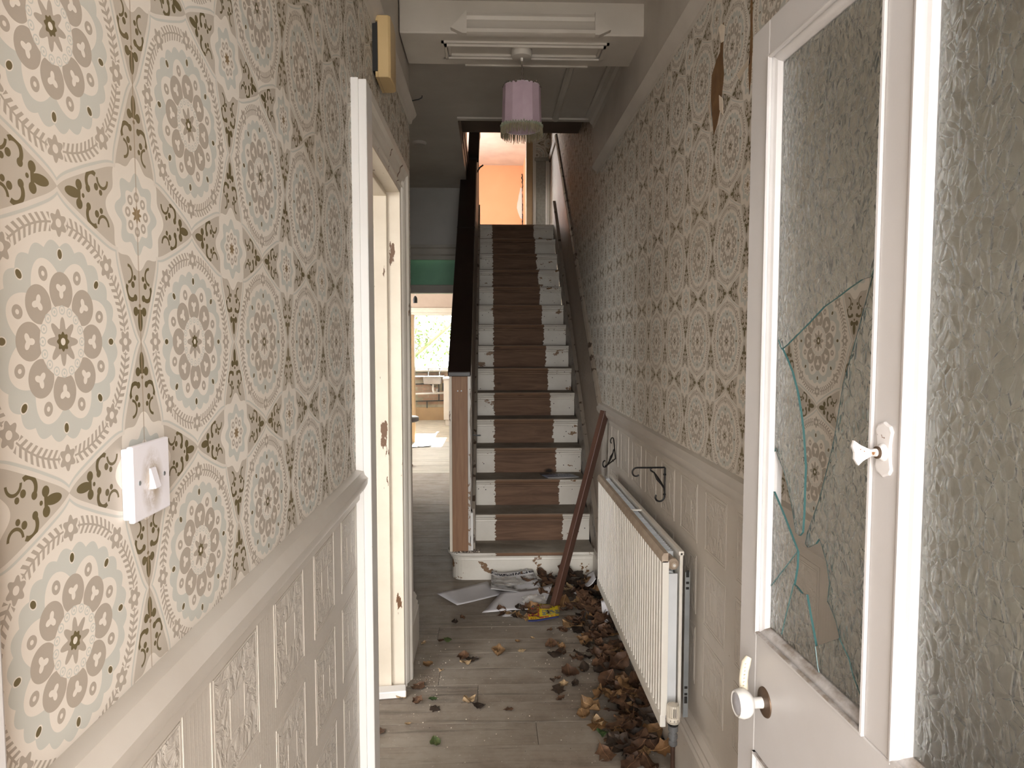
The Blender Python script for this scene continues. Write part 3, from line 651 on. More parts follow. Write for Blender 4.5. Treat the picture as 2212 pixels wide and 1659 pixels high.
# wall string and inner string
def slab(g, x0, x1, y0, y1, lo, hi, mi=0, fn=None):
    f = fn or (lambda y: 0.0)
    g.loft([[(x0 + f(y), y, nose(y) + lo), (x1 + f(y), y, nose(y) + lo), (x1 + f(y), y, nose(y) + hi), (x0 + f(y), y, nose(y) + hi)] for y in (y0, y1)], mi)
g = G(); slab(g, XR - .024, XR - .001, 4.52, 8.17, -.12, .235, 0, lambda y: xw(y) - XR); slab(g, XR - .032, XR - .001, 4.50, 8.17, .235, .265, 0, lambda y: xw(y) - XR)
obj('wall_string', g, M_STRING, st)
g = G(); slab(g, -.128, -.098, 4.70, 8.16, -.25, .22); obj('outer_string', g, M_STRING, st)
g = G(); slab(g, -.150, -.118, 4.70, 8.16, .20, 1.225); obj('balustrade_panel', g, M_INNER, st)
g = G(); slab(g, -.255, -.240, 4.74, 7.05, -.15, 1.225); obj('balustrade_panel', g, M_INNER, st)
g = G().loft([[(-.255, y, 0.0), (-.235, y, 0.0), (-.235, y, max(.05, nose(y) - .05)), (-.255, y, max(.05, nose(y) - .05))] for y in (4.78, 7.19)]); obj('spandrel_panel', g, M_INNER, st)
CAPZ = 1.446 - nose(4.64)
g = G(); rings = []
for y in (4.60, 6.90, 7.02, 8.15):
    a = -.277 if y < 6.95 else -.215; z = nose(y) + CAPZ
    rings.append([(a, y, z), (-.122, y, z), (-.122, y, z + .034), (a, y, z + .034)])
g.loft(rings); obj('capping', g, M_DARKCAP, st, bevel=.006, label='wide dark brown sloping handrail board')
obj('capping_joint', G().loft([[(-.2775, y, nose(y) + CAPZ + .0345), (-.1215, y, nose(y) + CAPZ + .0345), (-.1215, y, nose(y) + CAPZ + .036), (-.2775, y, nose(y) + CAPZ + .036)] for y in (6.10, 6.115)]), M_LINE, st)
# newel
obj('newel', bx(-.253, -.144, 4.640, 4.745, .202, 1.450), M_NEWEL, st, bevel=.003, label='bare orange-brown newel post')
obj('newel_edge', bx(-.272, -.253, 4.648, 4.75, .202, 1.450), M_JAMB, st)
rb = random.Random(2); n = 40
g = G().loft([[(-.144, 4.636, .21 + 1.235 * i / n), (-.126 + rb.uniform(-.005, .003), 4.638, .21 + 1.235 * i / n), (-.126, 4.75, .21 + 1.235 * i / n), (-.144, 4.75, .21 + 1.235 * i / n)] for i in range(n + 1)])
obj('newel_edge', g, M_NEWELEDGE, st, label='ragged pale filler edge')
obj('string_foot', bx(-.126, -.112, 4.655, 4.72, .205, .47), M_ARCHW, st)
for z, x in ((1.315, -.212), (1.315, -.188)): obj('screw', G().lathe([(.0045, 4.640), (.0045, 4.6385), (.002, 4.638)], (x, 0, z), 10, 1), M_STEEL, st)
obj('nail', G().tube([(-.128, 4.90, .98), (-.085, 4.86, .98), (-.06, 4.84, .983)], .005, 8), M_STEEL, st, label='bent steel pin sticking out of the balustrade')
obj('nail', G().tube([(-.125, 7.3, 3.42), (-.09, 7.28, 3.47), (-.055, 7.26, 3.49)], .008, 6), M_BLACK, st, label='dark hook on the upper balustrade')
# upper handrail silhouette
obj('top_newel', bx(-.205, -.112, 8.10, 8.19, LZ, 4.10), M_BLACKW, st, bevel=.008)
g = G().loft([[(a, y, z0), (b, y, z0), (b, y, z1), (a, y, z1)] for a, b, y, z0, z1 in ((-.212, -.100, 7.2, 3.50, 3.56), (-.205, -.095, 7.75, 3.88, 4.02), (-.205, -.092, 8.0, 3.98, 4.20), (-.215, -.13, 8.15, 4.10, 4.40), (-.225, -.16, 8.35, 4.40, 4.62))])
obj('upper_handrail', g, M_BLACKW, st, bevel=.006)
es = thing('trim_10', 'reddish boards lining the edge of the upper hall beside the stairwell', 'edging', (-.235, 6.5, 3.46), kind='structure')
for i in range(3): obj('edge_board', bx(-.240 + i * .007, -.219 + i * .007, 5.94, 8.08, 3.262 + i * .10, 3.358 + i * .10), M_STRIPW, es, bevel=.004)
# debris on the bottom step round the newel
rb = random.Random(9); g = G()
for i in range(90):
    a = rb.uniform(0, 1); x = -.25 + a * .19; y = 4.632 - abs(rb.gauss(0, .006)) + (0 if a < .6 else rb.uniform(0, .05)); s = rb.uniform(.002, .005)
    if a < .62: y = 4.634 - rb.uniform(.001, .012)
    g.box(x - s, x + s, y - s, y + s, .2022, .2022 + s * rb.uniform(.6, 1.6), rb.choice([0, 0, 1]))
obj('dust_crumbs', g, [M_DUST, M_JAMB], st, kind='stuff', label='grey grit gathered at the foot of the newel')
# ------------------------------------------------------------------ left doorway
d2 = thing('door_2', 'open doorway with chipped cream jamb and moulded architrave, no door showing', 'doorway', (XL, 2.7, 0), kind='structure')
obj('casing', bx(-.421, -.374, 2.160, 2.262, 0, 2.455), M_ARCHW, d2, bevel=.003, label='bright white flat casing')
obj('casing_bead', bx(-.421, -.398, 2.150, 2.162, 0, 2.455), M_ARCHW, d2)
ARC = [(.0, .0), (.0, .016), (.018, .018), (.024, .026), (.034, .020), (.046, .022), (.060, .030), (.078, .034), (.090, .044), (.118, .046), (.118, 0)]   # across, proud
obj('architrave', G().prism([(XL + p, 3.172 + a) for a, p in ARC], 2, 0, 2.335 + .118), M_ARCH, d2)
obj('architrave_head', G().prism([(XL + p, 2.335 + a) for a, p in ARC], 1, 2.262, 3.172 + .118), M_ARCH, d2)
obj('jamb', bx(-.62, -.403, 3.168, 3.20, 0, 2.34), M_JAMB, d2, bevel=.002); obj('door_stop', bx(-.522, -.462, 3.150, 3.171, 0, 2.32), M_JAMB, d2, bevel=.003)
obj('door_stop', bx(-.62, -.522, 3.158, 3.171, 0, 2.32), M_JAMB, d2, bevel=.003)
obj('jamb_head', bx(-.62, -.404, 2.20, 3.168, 2.328, 2.344), M_JAMB, d2); obj('door_stop', bx(-.522, -.462, 2.2, 3.15, 2.308, 2.329), M_JAMB, d2, bevel=.003)
obj('jamb', bx(-.62, -.405, 2.20, 2.262, 0, 2.34), M_JAMB, d2)
obj('keep_slot', bx(-.560, -.548, 3.1565, 3.159, 1.005, 1.045), M_LINE, d2); obj('keep_slot', bx(-.566, -.548, 3.1565, 3.159, .955, .982), M_LINE, d2, label='rusty lock keep hole')
o = obj('board_offcut', bx(-.085, .085, -.032, .032, 0, .033), M_ARCHW, None, label='short white painted board lying at the foot of the chipped jamb', cat='board', bevel=.004)
o.location = (-.475, 3.108, .001); o.rotation_euler = (0, 0, math.radians(7))
# ------------------------------------------------------------------ front door (local: x along the leaf, y out of its face)
DL = math.radians(92.9)
door = thing('door_1', 'open white front door with two tall obscure glass panes, one smashed', 'door', (.557, .51, 0), kind='structure', rz=DL)
def dp(name, g, mats, parent=None, **k): return obj(name, g, mats, parent or door, world=False, **k)
U0, U1, ZT, TH = -.07, .843, 2.243, .045
W1, W0 = .768, .002     # clear openings measured on the face
dp('stile', bx(W1, U1, -TH, 0, .012, ZT), M_DOORW, bevel=.003); dp('stile', bx(U0, W0, -TH, 0, .012, ZT), M_DOORW, bevel=.003)
dp('muntin', bx(.358, .419, -TH, 0, 1.085, 2.177), M_DOORW, bevel=.003); dp('muntin', bx(.358, .419, -TH, 0, .25, .85), M_DOORW, bevel=.003)
dp('rail', bx(W0, W1, -TH, 0, 2.177, ZT), M_DOORW, bevel=.003); dp('rail', bx(W0, W1, -TH, 0, .85, 1.085), M_DOORW, bevel=.003); dp('rail', bx(W0, W1, -TH, 0, .012, .25), M_DOORW, bevel=.003)
BP = [(0, .004), (.004, .0045), (.0065, .002), (.0070, -.002), (.0035, -.0045), (.0080, -.008), (.0130, -.0105), (.018, -.020), (.018, -.026), (0, -.026)]   # in from the opening, depth
def beads(u0, u1, z0, z1, parent=None):
    dp('bead', G().prism([(u0 + a, w_) for a, w_ in BP], 2, z0, z1), M_BEAD); dp('bead', G().prism([(u1 - a, w_) for a, w_ in BP], 2, z0, z1), M_BEAD)
    dp('bead', G().prism([(w_, z0 + a) for a, w_ in BP], 0, u0 + .001, u1 - .001), M_BEAD, smooth=True); dp('bead', G().prism([(w_, z1 - a) for a, w_ in BP], 0, u0 + .001, u1 - .001), M_BEAD, smooth=True)
beads(.419, W1, 1.085, 2.177); beads(W0, .358, 1.085, 2.177); beads(.419, W1, .25, .85); beads(W0, .358, .25, .85)
for a, b in ((.419, W1), (W0, .358)): dp('panel', bx(a, b, -.034, -.022, .25, .85), M_DOORW)
HOLE = [(0.464, 1.744), (0.49, 1.742), (0.521, 1.732), (0.55, 1.721), (0.592, 1.707), (0.642, 1.68), (0.714, 1.644), (0.731, 1.637), (0.712, 1.619), (0.691, 1.595), (0.672, 1.563), (0.658, 1.528), (0.648, 1.496), (0.641, 1.457), (0.637, 1.434), (0.638, 1.393), (0.638, 1.353), (0.641, 1.319), (0.651, 1.31), (0.664, 1.312), (0.674, 1.339), (0.689, 1.373), (0.701, 1.396), (0.714, 1.415), (0.735, 1.433), (0.748, 1.45), (0.757, 1.42), (0.756, 1.372), (0.715, 1.337), (0.683, 1.307), (0.655, 1.28), (0.656, 1.252), (0.665, 1.218), (0.655, 1.217), (0.637, 1.212), (0.621, 1.216), (0.609, 1.188), (0.595, 1.158), (0.587, 1.14), (0.518, 1.185), (0.531, 1.208), (0.549, 1.225), (0.556, 1.229), (0.552, 1.261), (0.562, 1.292), (0.577, 1.314), (0.586, 1.324), (0.597, 1.312), (0.622, 1.298), (0.63, 1.302), (0.624, 1.324), (0.607, 1.356), (0.59, 1.388), (0.577, 1.422), (0.565, 1.454), (0.557, 1.475), (0.548, 1.506), (0.54, 1.54), (0.53, 1.584), (0.515, 1.62), (0.499, 1.656), (0.481, 1.702)]
def pane(outer, hole, name):
    cu = bpy.data.curves.new('glass_outline', 'CURVE'); cu.dimensions = '2D'; cu.fill_mode = 'BOTH'; cu.extrude = .002
    for pl in ([outer] + ([hole] if hole else [])):
        s = cu.splines.new('POLY'); s.points.add(len(pl) - 1); s.use_cyclic_u = True
        for p, q in zip(s.points, pl): p.co = (q[0], q[1], 0, 1)
    t = bpy.data.objects.new('t', cu); C.objects.link(t); dg = bpy.context.evaluated_depsgraph_get()
    me = bpy.data.meshes.new_from_object(t.evaluated_get(dg)); bpy.data.objects.remove(t); bpy.data.curves.remove(cu)
    me.materials.clear(); me.materials.append(M_GLASS); me.materials.append(M_GEDGE)
    for p in me.polygons:
        p.material_index = 1 if abs(p.normal.z) < .5 else 0; p.use_smooth = False
    me.transform(Matrix(((1, 0, 0, 0), (0, 0, -1, -.021), (0, 1, 0, 0), (0, 0, 0, 1)))); me.name = name
    return dp(name, me, None)
pane([(.425, 1.09), (.762, 1.09), (.762, 2.172), (.425, 2.172)], HOLE, 'glass_pane')['label'] = 'smashed obscure glass pane with a jagged hole'
pane([(.008, 1.09), (.352, 1.09), (.352, 2.172), (.008, 2.172)], None, 'glass_pane')['label'] = 'whole obscure glass pane'
def crack(pts, r=.0011):
    dp('crack', G().tube([(u, -.0188, z) for u, z in pts], r, 5), M_GEDGE)
for pts in ([(.587, 1.14), (.578, 1.11), (.567, 1.091)], [(.518, 1.185), (.491, 1.166), (.478, 1.144), (.459, 1.125), (.440, 1.10)], [(.655, 1.28), (.70, 1.235), (.75, 1.185)], [(.731, 1.637), (.744, 1.653)], [(.665, 1.218), (.69, 1.15), (.704, 1.11)], [(.464, 1.744), (.453, 1.767), (.44, 1.79)]): crack(pts)
# knob with its tarnished rose, ribbed pull and twist bell
dp('knob_rose', G().lathe([(.001, .0035), (.020, .0035), (.027, .002), (.028, 0)], (.726, 0, .969), 28, 1), M_RUST, smooth=True)
kn = dp('door_knob', G().lathe([(.0105, .002), (.0105, .020), (.012, .022), (.020, .026), (.026, .034), (.0275, .044), (.025, .052), (.023, .054), (.0215, .053)], (.731, 0, .966), 26, 1), M_KNOB, smooth=True, label='white ball knob')
dp('knob_face', G().lathe([(.0215, .0525), (.016, .0545), (.001, .056)], (.731, 0, .966), 26, 1), M_KNOBF, kn, smooth=True)
g = G().tube([(.752, .030, .982), (.757, .029, .998), (.760, .026, 1.015), (.762, .022, 1.030), (.764, .016, 1.040)], [.0085, .0085, .0085, .009, .006], 10)
hp = dp('lever_pull', g, M_HANDLE, smooth=True, label='ribbed ivory pull above the knob')
for i in range(8):
    t = i / 7; dp('rib', G().tube([(.752 + .010 * t - .009, .0335 - .008 * t, .985 + .045 * t), (.752 + .010 * t + .009, .0335 - .008 * t, .985 + .045 * t)], .0022, 6), M_HANDLE, hp)
dp('pull_screw', G().lathe([(.006, .030), (.006, .037), (.003, .038)], (.748, 0, .982), 12, 1), M_RUST)
bz = 1.504; pl = [(-.012, .033), (-.006, .035), (0, .038), (.006, .035), (.012, .033), (.016, .026), (.014, .018), (.0125, .008), (.0125, -.008), (.014, -.018), (.016, -.026), (.012, -.033), (.006, -.035), (0, -.038), (-.006, -.035), (-.012, -.033), (-.016, -.026), (-.014, -.018), (-.0125, -.008), (-.0125, .008), (-.014, .018), (-.016, .026)]
dp('bell_plate', G().loft([[(.392 + a * 1.15, .0, bz + b) for a, b in pl], [(.392 + a * 1.15, .0022, bz + b) for a, b in pl], [(.392 + a, .0034, bz + b * .94) for a, b in pl]]), M_BELL, label='white painted bell plate with scalloped ends')
bt = dp('bell_turn', G().lathe([(.013, .002), (.011, .006), (.0075, .009), (.0055, .011), (.0055, .016)], (.392, 0, bz - .004), 18, 1), M_BELL, smooth=True)
ky = [(-.004, .014), (.004, .014), (.004, .021), (.010, .034), (.016, .042), (.008, .046), (0, .044), (-.008, .046), (-.016, .042), (-.010, .034), (-.004, .021)]
g = G().loft([[(.392 + a * .35 - .0022 + s, b, bz - .004 + a * 1.0) for a, b in ky] for s in (0, .0044)]); dp('twist_key', g, M_BELL, bt, label='butterfly shaped bell key')
dp('bell_washer', G().lathe([(.0085, .010), (.0085, .0125), (.005, .0128)], (.392, 0, bz - .004), 16, 1), M_RUST, bt)
# ------------------------------------------------------------------ light switch
sw = thing('light_switch', 'grubby white square rocker switch on a surface box', 'light switch', (-.42, .8275, 1.486))
obj('back_box', bx(-.42, -.411, .786, .869, 1.4445, 1.5275), M_PLASTIC, sw, bevel=.002)
pm = bx(-.0035, .0035, -.0445, .0445, -.0445, .0445).mesh('face_plate', M_PLATE); o = bpy.data.objects.new('face_plate', pm); link(o, sw); o.location = (.0115, 0, 0)
b = o.modifiers.new('edge', 'BEVEL'); b.width = .002; b.segments = 2
rk = G().loft([[(-.406, y, 1.4995), (-.4035, y, 1.4985), (-.3975, y, 1.4745), (-.406, y, 1.4735)] for y in (.8205, .8345)])
obj('rocker', rk, M_PLASTIC, sw, bevel=.0008)
for y in (.7975, .8575): obj('screw', G().lathe([(.0028, -.4055), (.0028, -.4045), (.001, -.4043)], (0, y, 1.486), 12, 0), M_STEEL, sw)
# ------------------------------------------------------------------ door chime
ch = thing('door_chime', 'yellowed cream plastic door chime box high on the wallpaper', 'door chime', (-.42, 2.63, 2.71))
obj('chime_back', bx(-.42, -.399, 2.562, 2.70, 2.632, 2.805), M_BLACK, ch)
g = G().loft([[(x, y, z) for x, y in ((-.400, 2.550), (-.362, 2.550), (-.354, 2.560), (-.351, 2.63), (-.354, 2.70), (-.366, 2.715), (-.400, 2.715))] for z in (2.607, 2.826)])
obj('chime_cover', g, M_CHIME, ch, bevel=.004)
for z in (2.607, 2.806): obj('cover_lip', bx(-.408, -.3995, 2.552, 2.713, z, z + .02), M_CHIME, ch)
obj('chime_wire', G().tube([(-.40, 2.60, 2.826), (-.405, 2.58, 2.85), (-.40, 2.54, 2.90), (-.395, 2.52, 2.95)], .003, 6), M_FLEX, ch)
# ------------------------------------------------------------------ pendant lamp
px, py = .165, 3.45
pd_ = thing('pendant_lamp', 'dusty lilac fringed lampshade hanging from a white ceiling rose on the beam', 'lamp', (px, py, 3.09))
obj('ceiling_rose', G().lathe([(.050, 3.089), (.051, 3.062), (.048, 3.046), (.040, 3.043), (.001, 3.043)], (px, py, 0), 32), M_TRIM, pd_, smooth=True)
obj('cord_grip', G().lathe([(.007, 3.044), (.006, 3.028), (.001, 3.027)], (px, py, 0), 12), M_KNOB, pd_)
obj('flex', G().tube([(px, py, 3.03), (px + .002, py, 2.98), (px - .001, py, 2.93), (px, py, 2.86), (px, py, 2.80)], .0035, 8), M_FLEX, pd_, smooth=True)
rb = random.Random(4); g = G()
for i in range(5):
    z = 3.01 - i * .026; g.tube([(px + rb.uniform(-.002, .003), py - .004, z), (px + .005, py - .004, z - .018), (px + .003 + rb.uniform(-.004, .006), py - .003, z - .035)], [.002, .005, .002], 6)
obj('cobweb', g, M_DUST, pd_)
NP, RT, RB_, ZS0, ZS1 = 12, .093, .099, 2.700, 2.905
def ringpts(r, z, n=NP, ph=0.0): return [(px + r * math.cos(2 * PI * (i + ph) / n), py + r * math.sin(2 * PI * (i + ph) / n), z) for i in range(n)]
for i in range(NP):
    a, b = i, (i + 1) % NP; o0, o1 = ringpts(RB_, ZS0), ringpts(RT, ZS1); i0, i1 = ringpts(RB_ - .0015, ZS0), ringpts(RT - .0015, ZS1)
    obj('shade_panel', G().add([o0[a], o0[b], o1[b], o1[a], i0[a], i0[b], i1[b], i1[a]], [(0, 1, 2, 3), (5, 4, 7, 6), (0, 4, 5, 1), (3, 2, 6, 7), (1, 5, 6, 2), (0, 3, 7, 4)]), M_LILAC, pd_)
g = G()
for r, z in ((RB_ - .003, ZS0 + .002), (RT - .003, ZS1 - .002)):
    P = ringpts(r, z, 24); g.tube(P + [P[0]], .002, 6)
for i in range(NP): g.tube([ringpts(RB_ - .003, ZS0)[i], ringpts(RT - .003, ZS1)[i]], .0014, 5)
P = ringpts(RB_ - .003, ZS0 + .006)
for i in range(0, NP, 3): g.tube([P[i], (px, py, ZS0 + .05)], .0014, 5)
obj('wire_frame', g, M_WIRE, pd_)
obj('lamp_holder', G().lathe([(.006, 2.84), (.017, 2.83), (.019, 2.79), (.016, 2.755), (.001, 2.754)], (px, py, 0), 16), M_KNOB, pd_, smooth=True)
g = G()
for i in range(48):
    t = 2 * PI * i / 48; r = RB_ + .002; h = rb.uniform(.004, .012)
    g.tube([(px + r * math.cos(t), py + r * math.sin(t), ZS0 + .004), (px + (r + .003) * math.cos(t + .06), py + (r + .003) * math.sin(t + .06), ZS0 + .008 + h), (px + r * math.cos(t + .12), py + r * math.sin(t + .12), ZS0 + .003)], .0035, 5)
obj('fringe_braid', g, M_FRINGE, pd_)
g = G()
for i in range(170):
    t = 2 * PI * i / 170 + rb.uniform(-.01, .01); r = RB_ + .001 + rb.uniform(0, .003); ln = rb.uniform(.030, .043)
    if rb.random() < .05: ln *= 1.35
    dx = rb.uniform(-.003, .003); c, s = math.cos(t), math.sin(t)
    g.tube([(px + r * c, py + r * s, ZS0 + .005), (px + (r + .002) * c + dx * .3, py + (r + .002) * s, ZS0 - ln * .5), (px + r * c + dx, py + r * s, ZS0 - ln)], [.0018, .0016, .001], 4)
obj('fringe', g, [M_FRINGE2], pd_, kind='stuff')
g = G()
for i in range(26):
    t = 2 * PI * i / 26; r = RT - .002; s = rb.uniform(.003, .007)
    g.lathe([(.001, s), (s * .9, s * .5), (s, 0), (s * .8, -s * .6), (.001, -s)], (px + r * math.cos(t), py + r * math.sin(t), ZS1 + rb.uniform(-.002, .006)), 6)
obj('dust_rim', g, M_DUST, pd_)
# ------------------------------------------------------------------ radiator
rd = thing('radiator', 'white double panel radiator standing against the embossed dado', 'radiator', (.66, 3.10, .245))
RY0, RY1, RZ0, RZ1, RF = 2.385, 3.84, .247, .893, .622
prof = [(RF, RY0), (RF, RY0 + .012)]; pitch = (RY1 - RY0 - .03) / 36
for i in range(36):
    y = RY0 + .015 + i * pitch; prof += [(RF, y + pitch * .06), (RF + .019, y + pitch * .20), (RF + .019, y + pitch * .36), (RF, y + pitch * .62), (RF, y + pitch)]
prof += [(RF, RY1), (RF + .023, RY1), (RF + .023, RY0)]
obj('front_panel', G().prism(prof, 2, RZ0 + .045, RZ1 - .030), M_RAD, rd)
obj('bottom_seam', bx(RF - .002, RF + .020, RY0, RY1, RZ0, RZ0 + .048), M_RAD, rd, bevel=.004)
obj('front_top', G().prism([(RF - .003, RZ1 - .034), (RF - .003, RZ1 - .012), (RF + .004, RZ1), (RF + .020, RZ1), (RF + .020, RZ1 - .034)], 1, RY0, RY1), M_RADTOP, rd, smooth=False)
obj('back_panel', bx(.690, .702, RY0 + .02, RY1, RZ0 + .02, RZ1 - .004), M_RAD, rd, bevel=.003)
obj('back_top', bx(.686, .706, RY0 + .02, RY1, RZ1 - .018, RZ1), M_RAD, rd, bevel=.004)
obj('end_panel', bx(.645, .684, RY0 + .028, RY0 + .034, RZ0 + .02, RZ1 - .085), M_RADW, rd)
obj('end_panel', bx(.645, .684, RY1 - .034, RY1 - .028, RZ0 + .02, RZ1 - .085), M_RADW, rd)
fin = bx(-.019, .019, -.0012, .0012, -.15, .15).mesh('convector_fin', M_RADW)
for i in range(60):
    o = bpy.data.objects.new('convector_fin', fin); link(o, rd); o.location = (.665 - .66, RY0 + .09 + i * .0215 - 3.10, RZ1 - .17 - .245)
obj('header_pipe', G().tube([(.664, RY0 + .06, RZ1 - .10), (.664, RY1 - .05, RZ1 - .10)], .016, 10), M_RADW, rd)
obj('grille_clip', bx(RF + .015, .692, 3.02, 3.027, RZ1 - .006, RZ1 + .001), M_RAD, rd)
pg = obj('blanking_plug', G().lathe([(.001, RY0 + .002), (.010, RY0 + .002), (.012, RY0 + .006), (.016, RY0 + .010), (.0205, RY0 + .014), (.0215, RY0 + .030), (.017, RY0 + .032), (.017, RY0 + .09)], (.664, 0, RZ1 - .045), 20, 1), M_RADTOP, rd, smooth=True)
obj('air_vent', G().lathe([(.001, RY0 - .003), (.0055, RY0 - .002), (.0055, RY0 + .003)], (.664, 0, RZ1 - .045), 8, 1), M_KNOB, pg)
obj('blanking_plug', G().lathe([(.001, RY1 + .004), (.014, RY1 + .002), (.018, RY1 - .02), (.018, RY1 - .08)], (.664, 0, RZ1 - .025), 16, 1), M_RADW, rd, smooth=True)
bk = obj('wall_bracket', bx(.7075, .7255, RY0 + .012, RY0 + .016, RZ0 + .03, RZ1 - .075), M_STEEL, rd)
for z in (.80, .775, .755, .385, .36, .33): obj('slot', bx(.711, .722, RY0 + .0108, RY0 + .0125, z, z + (.026 if z in (.80, .33) else .009)), M_BLACK, bk)
# thermostatic valve and pipe
vx, vy = .659, 2.352
obj('valve_elbow', G().tube([(vx, RY0 + .05, .262), (vx, vy, .262)], .009, 10), M_VALVE, rd, smooth=True)
vb = obj('valve_body', G().lathe([(.001, .200), (.013, .200), (.0155, .204), (.0155, .216), (.012, .219), (.012, .226), (.0165, .228), (.0165, .240), (.013, .244), (.013, .252), (.018, .256), (.018, .274), (.012, .278), (.001, .278)], (vx, vy, 0), 14), M_VALVE, rd, smooth=True)
obj('black_collar', G().lathe([(.012, .270), (.0155, .273), (.0205, .281), (.0205, .287), (.001, .287)], (vx, vy, 0), 22), M_BLACK, rd, smooth=True)
tv = obj('valve_head', G().lathe([(.001, .287), (.0225, .287), (.0245, .291), (.0245, .306), (.0225, .309), (.019, .309), (.019, .345), (.016, .350), (.001, .352)], (vx, vy, 0), 26), M_TRV, rd, smooth=True, label='cream thermostatic valve head')
for i in range(20):
    t = 2 * PI * i / 20; c, s = math.cos(t), math.sin(t); nx, ny = -s * .0016, c * .0016
    R0, R1 = .0185, .0232
    ring = lambda z, k_: [(vx + R0 * c - nx, vy + R0 * s - ny, z), (vx + R1 * k_ * c - nx, vy + R1 * k_ * s - ny, z), (vx + R1 * k_ * c + nx, vy + R1 * k_ * s + ny, z), (vx + R0 * c + nx, vy + R0 * s + ny, z)]
    obj('valve_rib', G().loft([ring(.307, 1.0), ring(.345, .97), ring(.351, .87)]), M_TRV, tv)
obj('valve_core', G().lathe([(.001, .310), (.0192, .310), (.0192, .3445), (.001, .3445)], (vx, vy, 0), 18), M_TRV, tv)
for i in (15, 14): 
    t = 2 * PI * (i + .5) / 20; c, s = math.cos(t), math.sin(t); obj('valve_gap', bx(vx + .0193 * c - .001, vx + .0193 * c + .001, vy + .0193 * s - .001, vy + .0193 * s + .001, .312, .343), M_BLACK, tv)
def text(body, size, mat, parent, name='number'):
    cu = bpy.data.curves.new('t', 'FONT'); cu.body = body; cu.size = size; cu.align_x = 'CENTER'; cu.extrude = .0002
    t = bpy.data.objects.new('t', cu); C.objects.link(t); dg = bpy.context.evaluated_depsgraph_get()
    me = bpy.data.meshes.new_from_object(t.evaluated_get(dg)); bpy.data.objects.remove(t); bpy.data.curves.remove(cu)
    me.materials.clear(); me.materials.append(mat); me.name = name; return me
for body, ang in (('4', -128), ('3', -96), ('2', -64)):
    me = text(body, .010, M_BLACK, tv); t = math.radians(ang)
    m = Matrix.Translation((vx + .0246 * math.cos(t), vy + .0246 * math.sin(t), .297)) @ Matrix.Rotation(t + PI / 2, 4, 'Z') @ Matrix.Rotation(PI / 2, 4, 'X'); me.transform(m)
    obj('number', me, None, tv)
g = G()
for i in range(14):
    t = math.radians(-140 + i * 7); c, s = math.cos(t), math.sin(t); g.box(vx + .0245 * c - .0004, vx + .0245 * c + .0004, vy + .0245 * s - .0004, vy + .0245 * s + .0004, .291, .2945)
obj('scale_ticks', g, M_BLACK, tv, kind='stuff')
obj('supply_pipe', G().tube([(vx, vy, .205), (vx, vy, .09), (vx, vy, .001)], .0085, 12), M_COPPER, rd, smooth=True)
# ------------------------------------------------------------------ wrought iron brackets
def arc(cx, cz, r0, r1, a0, a1, n=12): return [(cx + (r0 + (r1 - r0) * i / n) * math.cos(math.radians(a0 + (a1 - a0) * i / n)), cz + (r0 + (r1 - r0) * i / n) * math.sin(math.radians(a0 + (a1 - a0) * i / n))) for i in range(n + 1)]
def iron(name, label, loc, rot):
    t = thing(name, label, 'bracket', loc); t.rotation_euler = rot
    def p2(pts): return [(a, 0, b) for a, b in pts]
    back = [(0, 0), (0, -.02), (0, -.09), (0, -.125)] + arc(-.024, -.125, .024, .013, 0, -215)
    arm = [(0, 0), (-.03, 0), (-.08, 0), (-.12, 0)] + arc(-.12, -.022, .022, .012, 90, 320)
    obj('back_strap', G().tube(p2(back), .0038, 8), M_IRON, t, world=False, smooth=True); obj('arm', G().tube(p2(arm), .0038, 8), M_IRON, t, world=False, smooth=True)
    tw = [(-.055, -.004), (-.063, -.006), (-.060, -.012), (-.045, -.022), (-.030, -.048), (-.012, -.072), (-.002, -.088), (-.002, -.102)]
    obj('twisted_strut', G().tube(p2(tw), [.003, .003, .004, .0035, .0075, .0045, .0045, .003], 8), M_IRON, t, world=False, smooth=True)
    for z in (-.03, -.115): obj('screw', G().lathe([(.004, -.006), (.004, .006)], (0, 0, z), 8, 0), M_IRON, t, world=False)
    return t
iron('wall_bracket', 'black scrolled iron bracket standing straight out from the dado above the radiator', (.744, 2.84, 1.118), (0, 0, 0))
iron('wall_bracket', 'black scrolled iron bracket hanging twisted on the dado next to the leaning batten', (.742, 3.95, .965), (math.radians(8), math.radians(75), math.radians(58)))
# ------------------------------------------------------------------ leaning batten
a = Vector((.395, 4.10, .0)); b = Vector((.715, 4.17, 1.215)); d = (b - a); ln = d.length
g = bx(-.019, .019, -.0235, .0235, 0, ln).mesh('leaning_batten', M_BATTEN); o = bpy.data.objects.new('leaning_batten', g); link(o); o.location = a + Vector((0, 0, .008))
o.rotation_euler = d.to_track_quat('Z', 'Y').to_euler(); o.rotation_euler.rotate_axis('Z', math.radians(28))
bv = o.modifiers.new('edge', 'BEVEL'); bv.width = .003; bv.segments = 2
tag(o, 'red-brown stained wooden batten leaning from the leaf heap onto the dado', 'batten')
